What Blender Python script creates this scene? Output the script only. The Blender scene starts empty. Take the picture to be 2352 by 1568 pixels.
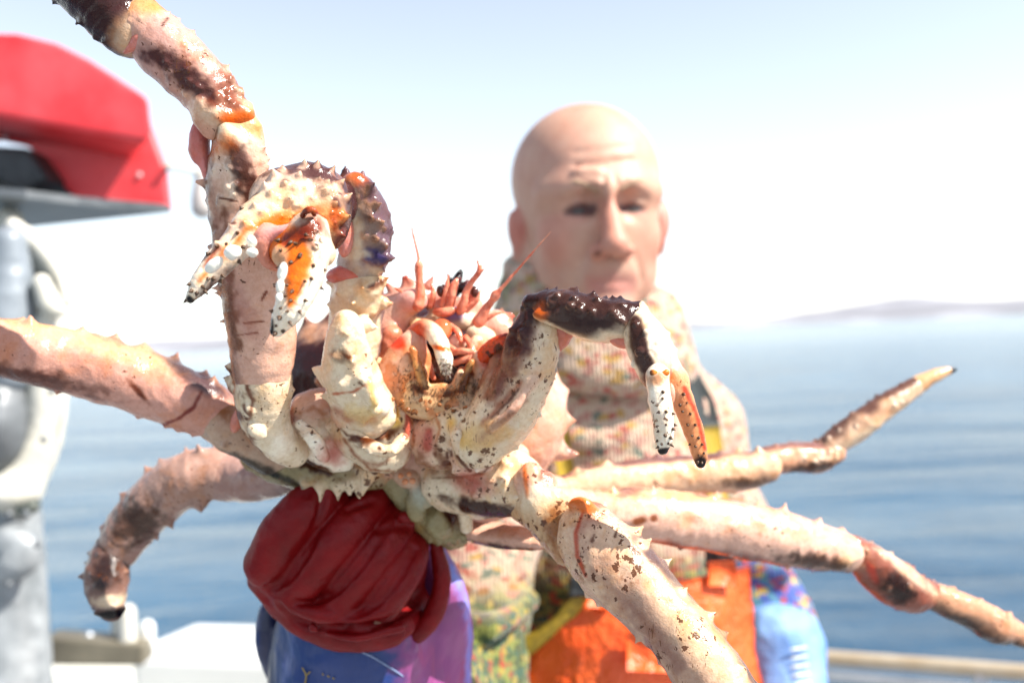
import bpy, math, random
import numpy as np
from mathutils import Vector, Matrix, Euler

rng = np.random.default_rng(7)
random.seed(7)
R = math.radians
SC = bpy.context.scene
COL = SC.collection

# ------------------------------------------------------------------ camera, sky, sun, exposure
F = 2287.0                     # focal length in units of a 2352 px wide frame (35 mm on a 36 mm sensor)
CAM_LOC = Vector((0.0, 0.0, 1.55))
CAM_ROT = (Euler((R(90 - 0.22), 0, 0)).to_matrix() @ Euler((0, 0, R(-2.6))).to_matrix())
cam_d = bpy.data.cameras.new('camera')
cam = bpy.data.objects.new('camera', cam_d); COL.objects.link(cam)
cam.location = CAM_LOC; cam.rotation_euler = CAM_ROT.to_euler()
cam_d.sensor_width = 36; cam_d.lens = 35
cam_d.clip_start = 0.02; cam_d.clip_end = 60000
cam_d.dof.use_dof = True; cam_d.dof.focus_distance = 0.495; cam_d.dof.aperture_fstop = 5.0
cam_d.dof.aperture_blades = 9
SC.camera = cam

SUN_DIR = Vector((0.65, -0.25, 0.72)).normalized()      # towards the sun
sun_el = math.asin(SUN_DIR.z)
W = bpy.data.worlds.new('World'); SC.world = W; W.use_nodes = True
nt = W.node_tree; nt.nodes.clear()
wo = nt.nodes.new('ShaderNodeOutputWorld'); bg = nt.nodes.new('ShaderNodeBackground')
sky = nt.nodes.new('ShaderNodeTexSky'); sky.sky_type = 'NISHITA'; sky.sun_disc = False
sky.sun_elevation = sun_el; sky.sun_rotation = math.atan2(SUN_DIR.x, SUN_DIR.y)
sky.air_density = 1.0; sky.dust_density = 0.05; sky.ozone_density = 1.0
hs = nt.nodes.new('ShaderNodeHueSaturation'); hs.inputs['Saturation'].default_value = .55; hs.inputs['Hue'].default_value = .502
nt.links.new(sky.outputs[0], hs.inputs['Color']); nt.links.new(hs.outputs[0], bg.inputs[0]); bg.inputs[1].default_value = 0.112
nt.links.new(bg.outputs[0], wo.inputs[0])
sun_d = bpy.data.lights.new('sun', 'SUN'); sun_d.energy = 4.8; sun_d.angle = R(0.5); sun_d.color = (1.0, 0.95, 0.87)
sun = bpy.data.objects.new('sun', sun_d); COL.objects.link(sun)
sun.rotation_euler = SUN_DIR.to_track_quat('Z', 'Y').to_euler()
SC.view_settings.view_transform = 'Standard'; SC.view_settings.look = 'None'
SC.view_settings.exposure = 1.15; SC.view_settings.gamma = 1.0
SC.view_settings.use_curve_mapping = False
SC.render.engine = 'CYCLES'
SC.cycles.use_denoising = True
SC.cycles.max_bounces = 8
SC.cycles.sample_clamp_indirect = 6.0

CR = np.array(CAM_ROT, dtype=float); CL = np.array(CAM_LOC, dtype=float)
def CP(px, py, d):
    """place on the view ray of a photo point at distance d metres"""
    return CL + CR @ np.array([(px - 1176) / F * d, -(py - 784) / F * d, -d])
def CD(x, y, z):
    """direction right / up / towards the lens"""
    v = CR @ np.array([x, y, z], float)
    return v / np.linalg.norm(v)
def PR(r, d): return r * d / F
# ------------------------------------------------------------------ noise on arrays
def _hash(ix, iy, iz, s):
    h = (ix.astype(np.int64) * 374761393 + iy.astype(np.int64) * 668265263 + iz.astype(np.int64) * 2147483647 + s * 1274126177) & 0xffffffff
    h = ((h ^ (h >> 13)) * 1274126177) & 0xffffffff
    return ((h ^ (h >> 16)) & 0xffff) / 65535.0
def vnoise(P, scale, s=0):
    Q = P * scale; i = np.floor(Q); f = Q - i; f = f * f * (3 - 2 * f); i = i.astype(np.int64)
    out = 0
    for dx in (0, 1):
        for dy in (0, 1):
            for dz in (0, 1):
                w = (f[:, 0] if dx else 1 - f[:, 0]) * (f[:, 1] if dy else 1 - f[:, 1]) * (f[:, 2] if dz else 1 - f[:, 2])
                out = out + w * _hash(i[:, 0] + dx, i[:, 1] + dy, i[:, 2] + dz, s)
    return out * 2 - 1
def fbm(P, scale, s=0, o=3):
    t = 0; a = 1; n = 0
    for k in range(o):
        t = t + a * vnoise(P + 17.3 * k, scale * 2 ** k, s + k); n += a; a *= .5
    return t / n
def sstep(a, b, x):
    t = np.clip((x - a) / (b - a), 0, 1); return t * t * (3 - 2 * t)
# ------------------------------------------------------------------ signed distance modelling
def catmull(pts, n=4):
    pts = np.array(pts, float)
    if len(pts) < 3: return pts
    p = np.vstack([2 * pts[0] - pts[1], pts, 2 * pts[-1] - pts[-2]])
    out = []
    for i in range(1, len(p) - 2):
        for k in range(n):
            t = k / n
            out.append(0.5 * ((2 * p[i]) + (-p[i-1] + p[i+1]) * t + (2*p[i-1] - 5*p[i] + 4*p[i+1] - p[i+2]) * t**2 + (-p[i-1] + 3*p[i] - 3*p[i+1] + p[i+2]) * t**3))
    out.append(pts[-1]); return np.array(out)

class Tube:
    """tapered tube through world points; flat=(direction, factor) squashes the section"""
    def __init__(s, pts, col=None, k=.002, flat=None, op='add', n=3, col1=None, w=1.0):
        a = catmull(pts, n); s.p = a[:, :3]; s.r = np.maximum(a[:, 3], 1e-4)
        s.col = col; s.col1 = col1; s.k = k; s.op = op; s.w = w
        s.M = None
        if flat is not None:
            v = np.array(flat[0], float); v /= np.linalg.norm(v)
            s.M = np.eye(3) + (1 / flat[1] - 1) * np.outer(v, v); s.fs = min(1, flat[1]); s.fm = max(1, flat[1])
            s.q = s.p @ s.M.T
        else: s.q = s.p; s.fs = 1; s.fm = 1
    def segs(s):
        for i in range(len(s.p) - 1):
            m = max(s.r[i], s.r[i+1]) * s.fm
            yield i, np.minimum(s.p[i], s.p[i+1]) - m, np.maximum(s.p[i], s.p[i+1]) + m
    def seg(s, i, P):
        Q = P @ s.M.T.astype(P.dtype) if s.M is not None else P
        a, b = s.q[i], s.q[i+1]; ba = (b - a); L = float(ba @ ba) + 1e-12
        t = np.clip(((Q - a.astype(P.dtype)) @ ba.astype(P.dtype)) / L, 0, 1)
        d = Q - a.astype(P.dtype) - t[..., None] * ba.astype(P.dtype)
        return (np.sqrt(np.einsum('...i,...i', d, d)) - (s.r[i] + t * (s.r[i+1] - s.r[i]))) * s.fs, t
    def at(s, t):
        t = np.clip(t, 0, 1) * (len(s.p) - 1); i = int(min(math.floor(t), len(s.p) - 2)); f = t - i
        return s.p[i] * (1-f) + s.p[i+1] * f, s.r[i] * (1-f) + s.r[i+1] * f, (s.p[i+1] - s.p[i]) / (np.linalg.norm(s.p[i+1] - s.p[i]) + 1e-9)

class Ell:
    def __init__(s, c, r, rot=None, col=None, k=.002, op='add', w=1.0):
        s.c = np.array(c, float); s.rr = np.array(r, float); s.Rm = np.eye(3) if rot is None else np.array(rot, float)
        s.col = col; s.col1 = None; s.k = k; s.op = op; s.w = w; s.fs = 1
    def segs(s):
        m = np.abs(s.Rm) @ s.rr
        yield 0, s.c - m, s.c + m
    def seg(s, i, P):
        Q = (P - s.c.astype(P.dtype)) @ s.Rm.astype(P.dtype)
        rr = s.rr.astype(P.dtype)
        k0 = np.sqrt(np.sum((Q / rr) ** 2, -1)); k1 = np.sqrt(np.sum((Q / (rr * rr)) ** 2, -1)) + 1e-9
        return k0 * (k0 - 1) / k1, k0 * 0

def CELL(px, py, d, rx, ry, rz, rot=0, **kw):
    """ellipsoid: radii in photo px at that distance, rot = degrees anticlockwise in view"""
    c, s_ = math.cos(R(rot)), math.sin(R(rot))
    L = np.array([[c, -s_, 0], [s_, c, 0], [0, 0, 1]])
    return Ell(CP(px, py, d), (PR(rx, d), PR(ry, d), PR(rz, d)), CR @ L, **kw)
def CT(pts, **kw):
    return Tube([list(CP(a, b, c)) + [PR(r, c)] for a, b, c, r in pts], **kw)

def smin(a, b, k):
    h = np.maximum(k - np.abs(a - b), 0) / k
    return np.minimum(a, b) - h * h * k * .25
def smax(a, b, k): return -smin(-a, -b, k)

def polygonise(Fd, org, vox, ax):
    ins = Fd < 0
    c = np.zeros(tuple(n - 1 for n in Fd.shape), np.uint8)
    offs = [(i, j, k) for i in (0, 1) for j in (0, 1) for k in (0, 1)]
    nx, ny, nz = c.shape
    for i, j, k in offs: c += ins[i:i+nx, j:j+ny, k:k+nz]
    act = (c > 0) & (c < 8); ijk = np.argwhere(act)
    if len(ijk) == 0: return np.zeros((0, 3)), np.zeros((0, 4), int)
    vals = [Fd[ijk[:, 0]+i, ijk[:, 1]+j, ijk[:, 2]+k] for i, j, k in offs]
    acc = np.zeros((len(ijk), 3)); cnt = np.zeros(len(ijk))
    for a in range(8):
        for b in range(a + 1, 8):
            oa, ob = np.array(offs[a]), np.array(offs[b])
            if np.abs(oa - ob).sum() != 1: continue
            va, vb = vals[a], vals[b]; m = (va < 0) != (vb < 0)
            t = np.where(m, va / np.where(m, va - vb, 1), 0)
            acc += np.where(m[:, None], oa + t[:, None] * (ob - oa), 0); cnt += m
    V = (ijk + acc / cnt[:, None]) * vox + org
    V = V @ ax.T
    idx = np.full(c.shape, -1, np.int32); idx[act] = np.arange(len(ijk))
    Q = []
    for axis in range(3):
        sl0 = [slice(None)] * 3; sl1 = [slice(None)] * 3
        sl0[axis] = slice(0, -1); sl1[axis] = slice(1, None)
        A, B = ins[tuple(sl0)], ins[tuple(sl1)]
        u, v = (axis + 1) % 3, (axis + 2) % 3
        e = np.argwhere(A != B)
        e = e[(e[:, u] > 0) & (e[:, v] > 0) & (e[:, u] < Fd.shape[u] - 1) & (e[:, v] < Fd.shape[v] - 1)]
        if not len(e): continue
        fl = A[tuple(e.T)]
        def g(du, dv):
            q = e.copy(); q[:, u] -= du; q[:, v] -= dv; return idx[tuple(q.T)]
        q = np.stack([g(1, 1), g(0, 1), g(0, 0), g(1, 0)], 1)
        q[~fl] = q[~fl][:, ::-1]; Q.append(q)
    return V, np.vstack(Q)

def field(prims, P):
    d = None
    for pr in prims:
        dd = None
        for i, lo, hi in pr.segs():
            x, _ = pr.seg(i, P); dd = x if dd is None else np.minimum(dd, x)
        if d is None: d = dd
        elif pr.op == 'add': d = smin(d, dd, pr.k)
        else: d = smax(d, -dd, pr.k)
    return d

def carve(prims, vox, cut=None):
    """mesh the union of prims; the grid follows the long axis of the piece"""
    pts = np.vstack([np.vstack([(lo + hi) / 2 for _, lo, hi in p.segs()]) for p in prims if p.op == 'add'])
    if len(pts) > 2:
        ctr = pts.mean(0); u, s_, vt = np.linalg.svd(pts - ctr, full_matrices=True); ax = vt.T
        if np.linalg.det(ax) < 0: ax[:, 2] *= -1
    else: ax = np.eye(3)
    boxes = []
    lo_all, hi_all = np.full(3, 1e9), np.full(3, -1e9)
    for p in prims:
        bl = []
        for i, lo, hi in p.segs():
            if isinstance(p, Tube):
                m = max(p.r[i], p.r[i+1]) * p.fm
                e = np.stack([p.p[i] @ ax, p.p[i+1] @ ax]); l2, h2 = e.min(0) - m, e.max(0) + m
            else:
                cc = p.c @ ax; m = np.abs(ax.T @ p.Rm) @ p.rr; l2, h2 = cc - m, cc + m
            bl.append((i, l2, h2))
            if p.op == 'add': lo_all = np.minimum(lo_all, l2); hi_all = np.maximum(hi_all, h2)
        boxes.append(bl)
    org = lo_all - 3 * vox; n = np.ceil((hi_all - org) / vox).astype(int) + 4
    Fd = np.full(tuple(n), 1.0, np.float32)
    gx = [(org[a] + np.arange(n[a]) * vox).astype(np.float32) for a in range(3)]
    A32 = ax.astype(np.float32)
    for p, bl in zip(prims, boxes):
        mg = p.k + 3 * vox
        L = np.min([b[1] for b in bl], 0) - mg; H = np.max([b[2] for b in bl], 0) + mg
        i0 = np.clip(np.floor((L - org) / vox).astype(int), 0, n); i1 = np.clip(np.ceil((H - org) / vox).astype(int) + 1, 0, n)
        if np.any(i1 <= i0): continue
        tmp = np.full(tuple(i1 - i0), 1.0, np.float32)
        for i, l2, h2 in bl:
            j0 = np.clip(np.floor((l2 - mg - org) / vox).astype(int), i0, i1); j1 = np.clip(np.ceil((h2 + mg - org) / vox).astype(int) + 1, i0, i1)
            if np.any(j1 <= j0): continue
            G = np.stack(np.meshgrid(*[gx[a][j0[a]:j1[a]] for a in range(3)], indexing='ij'), -1) @ A32.T
            dd, _ = p.seg(i, G)
            s3 = tuple(slice(j0[a] - i0[a], j1[a] - i0[a]) for a in range(3))
            tmp[s3] = np.minimum(tmp[s3], dd)
        s3 = tuple(slice(i0[a], i1[a]) for a in range(3))
        Fd[s3] = smin(Fd[s3], tmp, p.k) if p.op == 'add' else smax(Fd[s3], -tmp, p.k)
    return polygonise(Fd, org, vox, ax)

def vnormals(V, Q):
    n = np.cross(V[Q[:, 2]] - V[Q[:, 0]], V[Q[:, 3]] - V[Q[:, 1]])
    N = np.zeros_like(V)
    for c in range(4): np.add.at(N, Q[:, c], n)
    return N / (np.linalg.norm(N, axis=1)[:, None] + 1e-12)

def base_col(prims, V, kc, default):
    ws = []; cs = []; ds = []
    for p in prims:
        if p.col is None or p.op != 'add': continue
        best = None; bt = None; nseg = len(list(p.segs()))
        for i, lo, hi in p.segs():
            x, t = p.seg(i, V)
            if best is None: best = x; bt = (i + t) / nseg
            else:
                m = x < best; best = np.where(m, x, best); bt = np.where(m, (i + t) / nseg, bt)
        c = np.tile(np.array(p.col, float), (len(V), 1))
        if p.col1 is not None:
            f = sstep(.25, .9, bt)[:, None]; c = c * (1 - f) + np.array(p.col1) * f
        ds.append(best - (p.w - 1) * .002); cs.append(c)
    if not ds: return np.tile(np.array(default, float), (len(V), 1))
    D = np.stack(ds); D = D - D.min(0); Wt = np.exp(-D / kc); Wt /= Wt.sum(0)
    return np.einsum('pv,pvc->vc', Wt, np.stack(cs))

def mesh_from(name, V, Q, col=None, smooth=True):
    me = bpy.data.meshes.new(name)
    me.vertices.add(len(V)); me.vertices.foreach_set('co', V.astype(np.float32).ravel())
    me.loops.add(Q.size); me.loops.foreach_set('vertex_index', Q.astype(np.int32).ravel())
    me.polygons.add(len(Q)); me.polygons.foreach_set('loop_start', np.arange(0, Q.size, Q.shape[1], dtype=np.int32))
    me.polygons.foreach_set('loop_total', np.full(len(Q), Q.shape[1], np.int32))
    me.update(calc_edges=True); me.validate()
    me.polygons.foreach_set('use_smooth', np.full(len(me.polygons), smooth))
    if col is not None:
        a = me.color_attributes.new('Col', 'FLOAT_COLOR', 'POINT')
        if col.shape[1] == 3: col = np.hstack([col, np.ones((len(col), 1))])
        a.data.foreach_set('color', col.astype(np.float32).ravel())
    return me

def world_loc(o):
    v = np.array(o.location, float)
    while o.parent is not None:
        o = o.parent; v = v + np.array(o.location, float)
    return v
def put(name, V, Q, mat, parent=None, col=None, smooth=True, label=None, cat=None, group=None, kind=None):
    """link a mesh given in world coordinates as one object with its origin at its own centre"""
    V = np.asarray(V, float)
    c = (V.min(0) + V.max(0)) / 2
    me = mesh_from(name, V - c, Q, col, smooth); me.materials.append(mat)
    o = bpy.data.objects.new(name, me); COL.objects.link(o)
    o.location = c if parent is None else c - world_loc(parent)
    if parent is not None: o.parent = parent
    tag(o, label, cat, group, kind); return o
def tag(o, label=None, cat=None, group=None, kind=None):
    if label: o['label'] = label
    if cat: o['category'] = cat
    if group: o['group'] = group
    if kind: o['kind'] = kind
def empty(name, loc, label, cat, group=None):
    o = bpy.data.objects.new(name, None); COL.objects.link(o); o.location = Vector(loc); o.empty_display_size = .05
    tag(o, label, cat, group); return o

# paints: mix pigment over the blended colour of the pieces
def paint(V, N, col, ps):
    for p in ps:
        kind = p[0]
        if kind == 'dir':                       # ('dir', direction, lo, hi, colour, noise amount, noise scale)
            _, v, lo, hi, c, na, ns = p
            f = sstep(lo, hi, N @ v + na * fbm(V, ns, 3))
        elif kind == 'ell':                     # ('ell', px, py, d, rx, ry, rz, rot, colour, soft, noise)
            _, px, py, d, rx, ry, rz, rot, c, soft, na = p
            e = CELL(px, py, d, rx, ry, rz, rot); Q = (V - e.c) @ e.Rm / e.rr
            k = np.sqrt((Q ** 2).sum(1)) + na * fbm(V, 220, 5)
            f = 1 - sstep(1 - soft, 1 + soft, k)
        elif kind == 'line':                    # ('line', tube, colour, soft metres, noise)
            _, tb, c, soft, na = p
            f = 1 - sstep(-soft, soft, field([tb], V) + na * fbm(V, 300, 6))
        elif kind == 'vline':                   # ('vline', [(px, py, r)...], colour, soft px, noise px): stroke of pigment on the side that faces the lens
            _, pts, c, soft, na = p
            L = (V - CL) @ CR; x = L[:, 0] / -L[:, 2] * F + 1176; y = -L[:, 1] / -L[:, 2] * F + 784; a = np.array(pts, float); dm = np.full(len(V), 1e9)
            for i in range(max(len(a) - 1, 1)):
                s0, s1 = a[i], a[min(i + 1, len(a) - 1)]; e = s1[:2] - s0[:2]; t = np.clip(((x - s0[0]) * e[0] + (y - s0[1]) * e[1]) / (e @ e + 1e-9), 0, 1)
                dm = np.minimum(dm, np.hypot(x - s0[0] - t * e[0], y - s0[1] - t * e[1]) - (s0[2] + t * (s1[2] - s0[2])))
            f = (1 - sstep(-soft, soft, dm + na * fbm(V, 260, 6))) * sstep(-.1, .25, N @ CD(0, 0, 1))
        elif kind == 'noise':                   # ('noise', scale, lo, hi, colour, seed)
            _, ns, lo, hi, c, sd = p
            f = sstep(lo, hi, fbm(V, ns, sd))
        c = np.array(c, float)
        if len(c) == 4: f = f * c[3]; c = c[:3]
        col[:, :3] = col[:, :3] * (1 - f[:, None]) + c * f[:, None]
        if kind in ('dir',): col[:, 3] *= (1 - f)
    return col

def seat(prims, px, py):
    """follow the view ray of a photo point to the surface the pieces make: point and outward normal"""
    v = CP(px, py, 1) - CL; v /= np.linalg.norm(v); t = .38
    for _ in range(60):
        d = float(field(prims, (CL + v * t)[None])[0]); t += d * .9
        if abs(d) < 5e-5 or t > 1.2: break
    p = CL + v * t; e = 4e-4; g = np.array([float(field(prims, (p + e * np.eye(3)[i])[None])[0]) - float(field(prims, (p - e * np.eye(3)[i])[None])[0]) for i in range(3)])
    return (p, g / (np.linalg.norm(g) + 1e-12)) if t < 1.2 else None
def seated_thorn(prims, px, py, ln, rb, col=None, tip=(.84, .66, .48), lean=(0, 0, 0), k=.003):
    h = seat(prims, px, py)
    if h is None: return []
    p, nn = h; v = nn + np.array(CD(0, 1, .001)) * lean[1] + np.array(CD(1, 0, .001)) * lean[0]; v /= np.linalg.norm(v); dd = float(np.linalg.norm(p - CL)); q = PR(rb, dd); L = PR(ln, dd)
    return [Tube([[*(p - nn * q * .8), q], [*(p + v * L * .35), q * .5], [*(p + v * L), .00025]], col=col, col1=tip, k=k, n=1, w=.6)]
def sculpt(name, prims, vox, mat, parent=None, base=(.7, .6, .5), kc=.0015, paints=(), rough=(0, 100), speck=0., **kw):
    V, Q = carve(prims, vox)
    N = vnormals(V, Q)
    # tighten onto the surface, then roughen
    d = field(prims, V); V = V - N * np.clip(d, -vox, vox)[:, None] * .8
    if mat.name.startswith('wet_crab'):
        rough = (rough[0] * .7, rough[1]); V = V + N * (.0012 * fbm(V, 48, 31) - .0015 * np.abs(fbm(V, 75, 33, 2)) + .0004)[:, None]
    if rough[0]: V = V + N * (rough[0] * fbm(V, rough[1], 9))[:, None]
    col = base_col(prims, V, kc, base); col = np.hstack([col, np.full((len(V), 1), speck)])
    if paints: col = paint(V, N, col, paints)
    if mat.name.startswith(('wet_', 'pink_limb')): col[:, :3] = np.clip(col[:, :3], 0, 1) ** 1.5 * 1.12
    return put(name, V, Q, mat, parent, col, **kw)

# ------------------------------------------------------------------ node helpers
def mat_new(name):
    m = bpy.data.materials.new(name); m.use_nodes = True
    n = m.node_tree; b = n.nodes['Principled BSDF']; return m, n, b
def nd(n, t, **kw):
    x = n.nodes.new(t)
    for k, v in kw.items():
        if k in x.inputs: x.inputs[k].default_value = v
        else: setattr(x, k, v)
    return x
def ramp(n, src, stops, interp='LINEAR'):
    r = n.nodes.new('ShaderNodeValToRGB'); cr = r.color_ramp; cr.interpolation = interp
    while len(cr.elements) < len(stops): cr.elements.new(.5)
    for e, (p, c) in zip(cr.elements, stops):
        e.position = p; e.color = (*c, 1) if len(c) == 3 else c
    n.links.new(src, r.inputs[0]); return r.outputs[0]
def mix(n, f, a, b, blend='MIX'):
    x = n.nodes.new('ShaderNodeMix'); x.data_type = 'RGBA'; x.blend_type = blend
    for s, v in ((x.inputs[0], f), (x.inputs[6], a), (x.inputs[7], b)):
        if isinstance(v, bpy.types.NodeSocket): n.links.new(v, s)
        elif isinstance(v, (int, float)): s.default_value = v
        else: s.default_value = (*v, 1) if len(v) == 3 else v
    return x.outputs[2]
def mth(n, op, a, b=None, clamp=False):
    x = n.nodes.new('ShaderNodeMath'); x.operation = op; x.use_clamp = clamp
    for s, v in zip(x.inputs, (a, b)):
        if v is None: continue
        if isinstance(v, bpy.types.NodeSocket): n.links.new(v, s)
        else: s.default_value = v
    return x.outputs[0]
def texco(n, scale=(1, 1, 1), rot=(0, 0, 0)):
    t = n.nodes.new('ShaderNodeTexCoord'); m = n.nodes.new('ShaderNodeMapping')
    m.inputs['Scale'].default_value = scale; m.inputs['Rotation'].default_value = rot
    n.links.new(t.outputs['Object'], m.inputs[0]); return m.outputs[0]
def noise(n, vec, scale, detail=3, rough=.55, dist=0):
    x = nd(n, 'ShaderNodeTexNoise', Scale=scale, Detail=detail, Roughness=rough, Distortion=dist); n.links.new(vec, x.inputs['Vector']); return x
def bump(n, b, h, strength, dist):
    x = nd(n, 'ShaderNodeBump', Strength=strength, Distance=dist); n.links.new(h, x.inputs['Height'])
    n.links.new(x.outputs[0], b.inputs['Normal']); return x

def simple_mat(name, c1, c2, scale=20, rough=.5, metal=0, bumps=(.2, .001), spec=.5, det=4, aniso=(1, 1, 1), sss=0):
    m, n, b = mat_new(name); v = texco(n, aniso); x = noise(n, v, scale, det)
    n.links.new(ramp(n, x.outputs[0], [(.3, c1), (.7, c2)]), b.inputs['Base Color'])
    b.inputs['Roughness'].default_value = rough; b.inputs['Metallic'].default_value = metal
    b.inputs['Specular IOR Level'].default_value = spec
    r = mth(n, 'MULTIPLY_ADD', x.outputs[0], .25); n.nodes[-1].inputs[2].default_value = rough - .12
    n.links.new(r, b.inputs['Roughness'])
    y = noise(n, v, scale * 4, 3); bump(n, b, y.outputs[0], *bumps)
    if sss: b.inputs['Subsurface Weight'].default_value = sss; b.inputs['Subsurface Radius'].default_value = (1, .4, .2); b.inputs['Subsurface Scale'].default_value = .006
    return m

# crab shell: pigment from the mesh, brown specks and scratches, wet
def shell_mat(name, rough=.22, sss=.07):
    m, n, b = mat_new(name)
    at = n.nodes.new('ShaderNodeVertexColor'); at.layer_name = 'Col'
    v = texco(n)
    big = noise(n, v, 55, 4, .6); fine = noise(n, v, 420, 4, .65, .4)
    col = mix(n, mth(n, 'MULTIPLY', mth(n, 'SUBTRACT', big.outputs[0], .42, True), 1.6, True), at.outputs[0], (.76, .54, .42), 'MULTIPLY')
    # mottling of the pigment
    mt = ramp(n, fine.outputs[0], [(.3, (.74, .62, .52)), (.6, (1.0, 1.0, 1.0))])
    col = mix(n, .55, col, mt, 'MULTIPLY')
    bl = noise(n, v, 85, 5, .7, .3); bw = mth(n, 'MULTIPLY', mth(n, 'SUBTRACT', bl.outputs[0], .60, True), mth(n, 'MULTIPLY', mth(n, 'MINIMUM', at.outputs[1], .35), 34), True)
    col = mix(n, mth(n, 'MULTIPLY', bw, .6), col, (.24, .085, .022))
    am = noise(n, v, 62, 4, .6, .5); col = mix(n, mth(n, 'MULTIPLY', mth(n, 'MULTIPLY', mth(n, 'SUBTRACT', am.outputs[0], .52, True), 5.0, True), .60), col, (1.0, .70, .34), 'MULTIPLY')
    # specks: small voronoi cells kept where a broad noise allows
    vo = nd(n, 'ShaderNodeTexVoronoi', Scale=210, Randomness=1.0); n.links.new(mix(n, .006, v, noise(n, v, 420, 2).outputs[1]), vo.inputs['Vector'])
    gate = noise(n, v, 38, 3, .6)
    thr = mth(n, 'MULTIPLY', mth(n, 'SUBTRACT', gate.outputs[0], .40, True), mth(n, 'MULTIPLY', mth(n, 'MINIMUM', at.outputs[1], .5), 5.5))
    sp = mth(n, 'GREATER_THAN', thr, vo.outputs[0])
    col = mix(n, mth(n, 'MULTIPLY', sp, .9), col, (.085, .022, .005))
    # scratches
    for rot, sd in (((.5, .3, .2), 0), ((1.4, .2, 1.1), 3.3)):
        vs = texco(n, (900, 900, 120), rot); sc_ = noise(n, vs, 1.0, 1, .3)
        g2 = noise(n, v, 26 + sd, 2)
        s2 = mth(n, 'MULTIPLY', mth(n, 'GREATER_THAN', sc_.outputs[0], .735 if sd else .72), mth(n, 'GREATER_THAN', mth(n, 'MULTIPLY', g2.outputs[0], mth(n, 'MINIMUM', mth(n, 'MULTIPLY', at.outputs[1], 4), 1)), .5))
        col = mix(n, mth(n, 'MULTIPLY', s2, .8), col, (.12, .035, .006))
    n.links.new(col, b.inputs['Base Color'])
    rr = noise(n, v, 160, 3)
    n.links.new(ramp(n, rr.outputs[0], [(.35, (rough - .1,) * 3), (.7, (rough + .18,) * 3)]), b.inputs['Roughness'])
    b.inputs['Specular IOR Level'].default_value = .26
    b.inputs['Coat Weight'].default_value = .08; b.inputs['Coat Roughness'].default_value = .08
    if sss:
        b.inputs['Subsurface Weight'].default_value = sss; b.inputs['Subsurface Radius'].default_value = (1.0, .45, .25); b.inputs['Subsurface Scale'].default_value = .004
    h = mth(n, 'ADD', mth(n, 'MULTIPLY', noise(n, v, 240, 4, .6).outputs[0], 1.0), mth(n, 'MULTIPLY', noise(n, v, 900, 2).outputs[0], .5))
    bump(n, b, h, .5, .0009)
    return m
# ------------------------------------------------------------------ colours of the crab
CREAM = (.76, .66, .52); PINK = (.70, .49, .40); ROSE = (.52, .16, .12); PURP = (.095, .040, .042); DBR = (.040, .016, .014)
ORNG = (.68, .20, .015); RUST = (.26, .055, .010); WHITE = (.86, .79, .68); GREEN = (.40, .35, .22); TIPC = (.66, .42, .28); BLK = (.025, .012, .010)
UP, DOWN, LEFT, RIGHT, TOW = CD(0, 1, 0), CD(0, -1, 0), CD(-1, 0, 0), CD(1, 0, 0), CD(0, 0, 1)
shell = shell_mat('wet_crab_shell', .19); soft = shell_mat('wet_joint_membrane', .16, .3)
V1 = .00085

def rows(tb, dirs, t0, t1, n, ln, rb, tip=TIPC, lean=.25, jit=.8, k=.0028, base=None, rs=1):
    """a row of thorns along a tube on its given side; ln, rb in metres"""
    g = np.random.default_rng(rs); out = []
    for i in range(n):
        t = t0 + (t1 - t0) * (i + .5 + jit * (g.random() - .5)) / n
        c, r, tg = tb.at(t); v = np.array(dirs, float) + .35 * g.normal(size=3) * jit; v -= tg * (v @ tg); v /= np.linalg.norm(v)
        L = ln * .85 * (.35 + .95 * g.random()); q = rb * (.8 + .4 * g.random())
        rr = r
        if tb.M is not None: rr = r / np.linalg.norm(tb.M @ v)
        a = c + v * max(rr - q * .9, 0); b = c + v * (rr + L) + tg * lean * L * (1 if g.random() > .2 else -.4)
        m = (a + b) / 2
        out.append(Tube([[*a, q], [*(a * .45 + b * .55), q * .42], [*b, .00022]], col=base, col1=tip, k=k, n=1, w=.6))
    return out
def thorn(px, py, d, dx, dy, dz, ln, rb, col=None, tip=TIPC, k=.003):
    """a single thorn at a photo point, pointing right/up/towards; ln and rb in photo px"""
    a = CP(px, py, d); v = CD(dx, dy, dz); q = PR(rb, d); L = PR(ln, d)
    return Tube([[*a, q], [*(a + v * L * .55), q * .42], [*(a + v * L), .00022]], col=col, col1=tip, k=k, n=1, w=.6)
def knobs(tb, dirs, t0, t1, n, r, rs, col=WHITE, spread=.8):
    g = np.random.default_rng(rs); out = []
    for i in range(n):
        t = t0 + (t1 - t0) * g.random(); c, rr, tg = tb.at(t)
        v = np.array(dirs, float) + spread * g.normal(size=3) * .6; v -= tg * (v @ tg); v /= np.linalg.norm(v)
        q = r * (.6 + .8 * g.random()); out.append(Ell(c + v * (rr + q * .1), (q, q, q), col=col, k=.0018))
    return out

crab = empty('king_crab', CP(960, 1090, .62), 'huge spiny king crab held up to the lens by a red glove, legs spread', 'crab')

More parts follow.
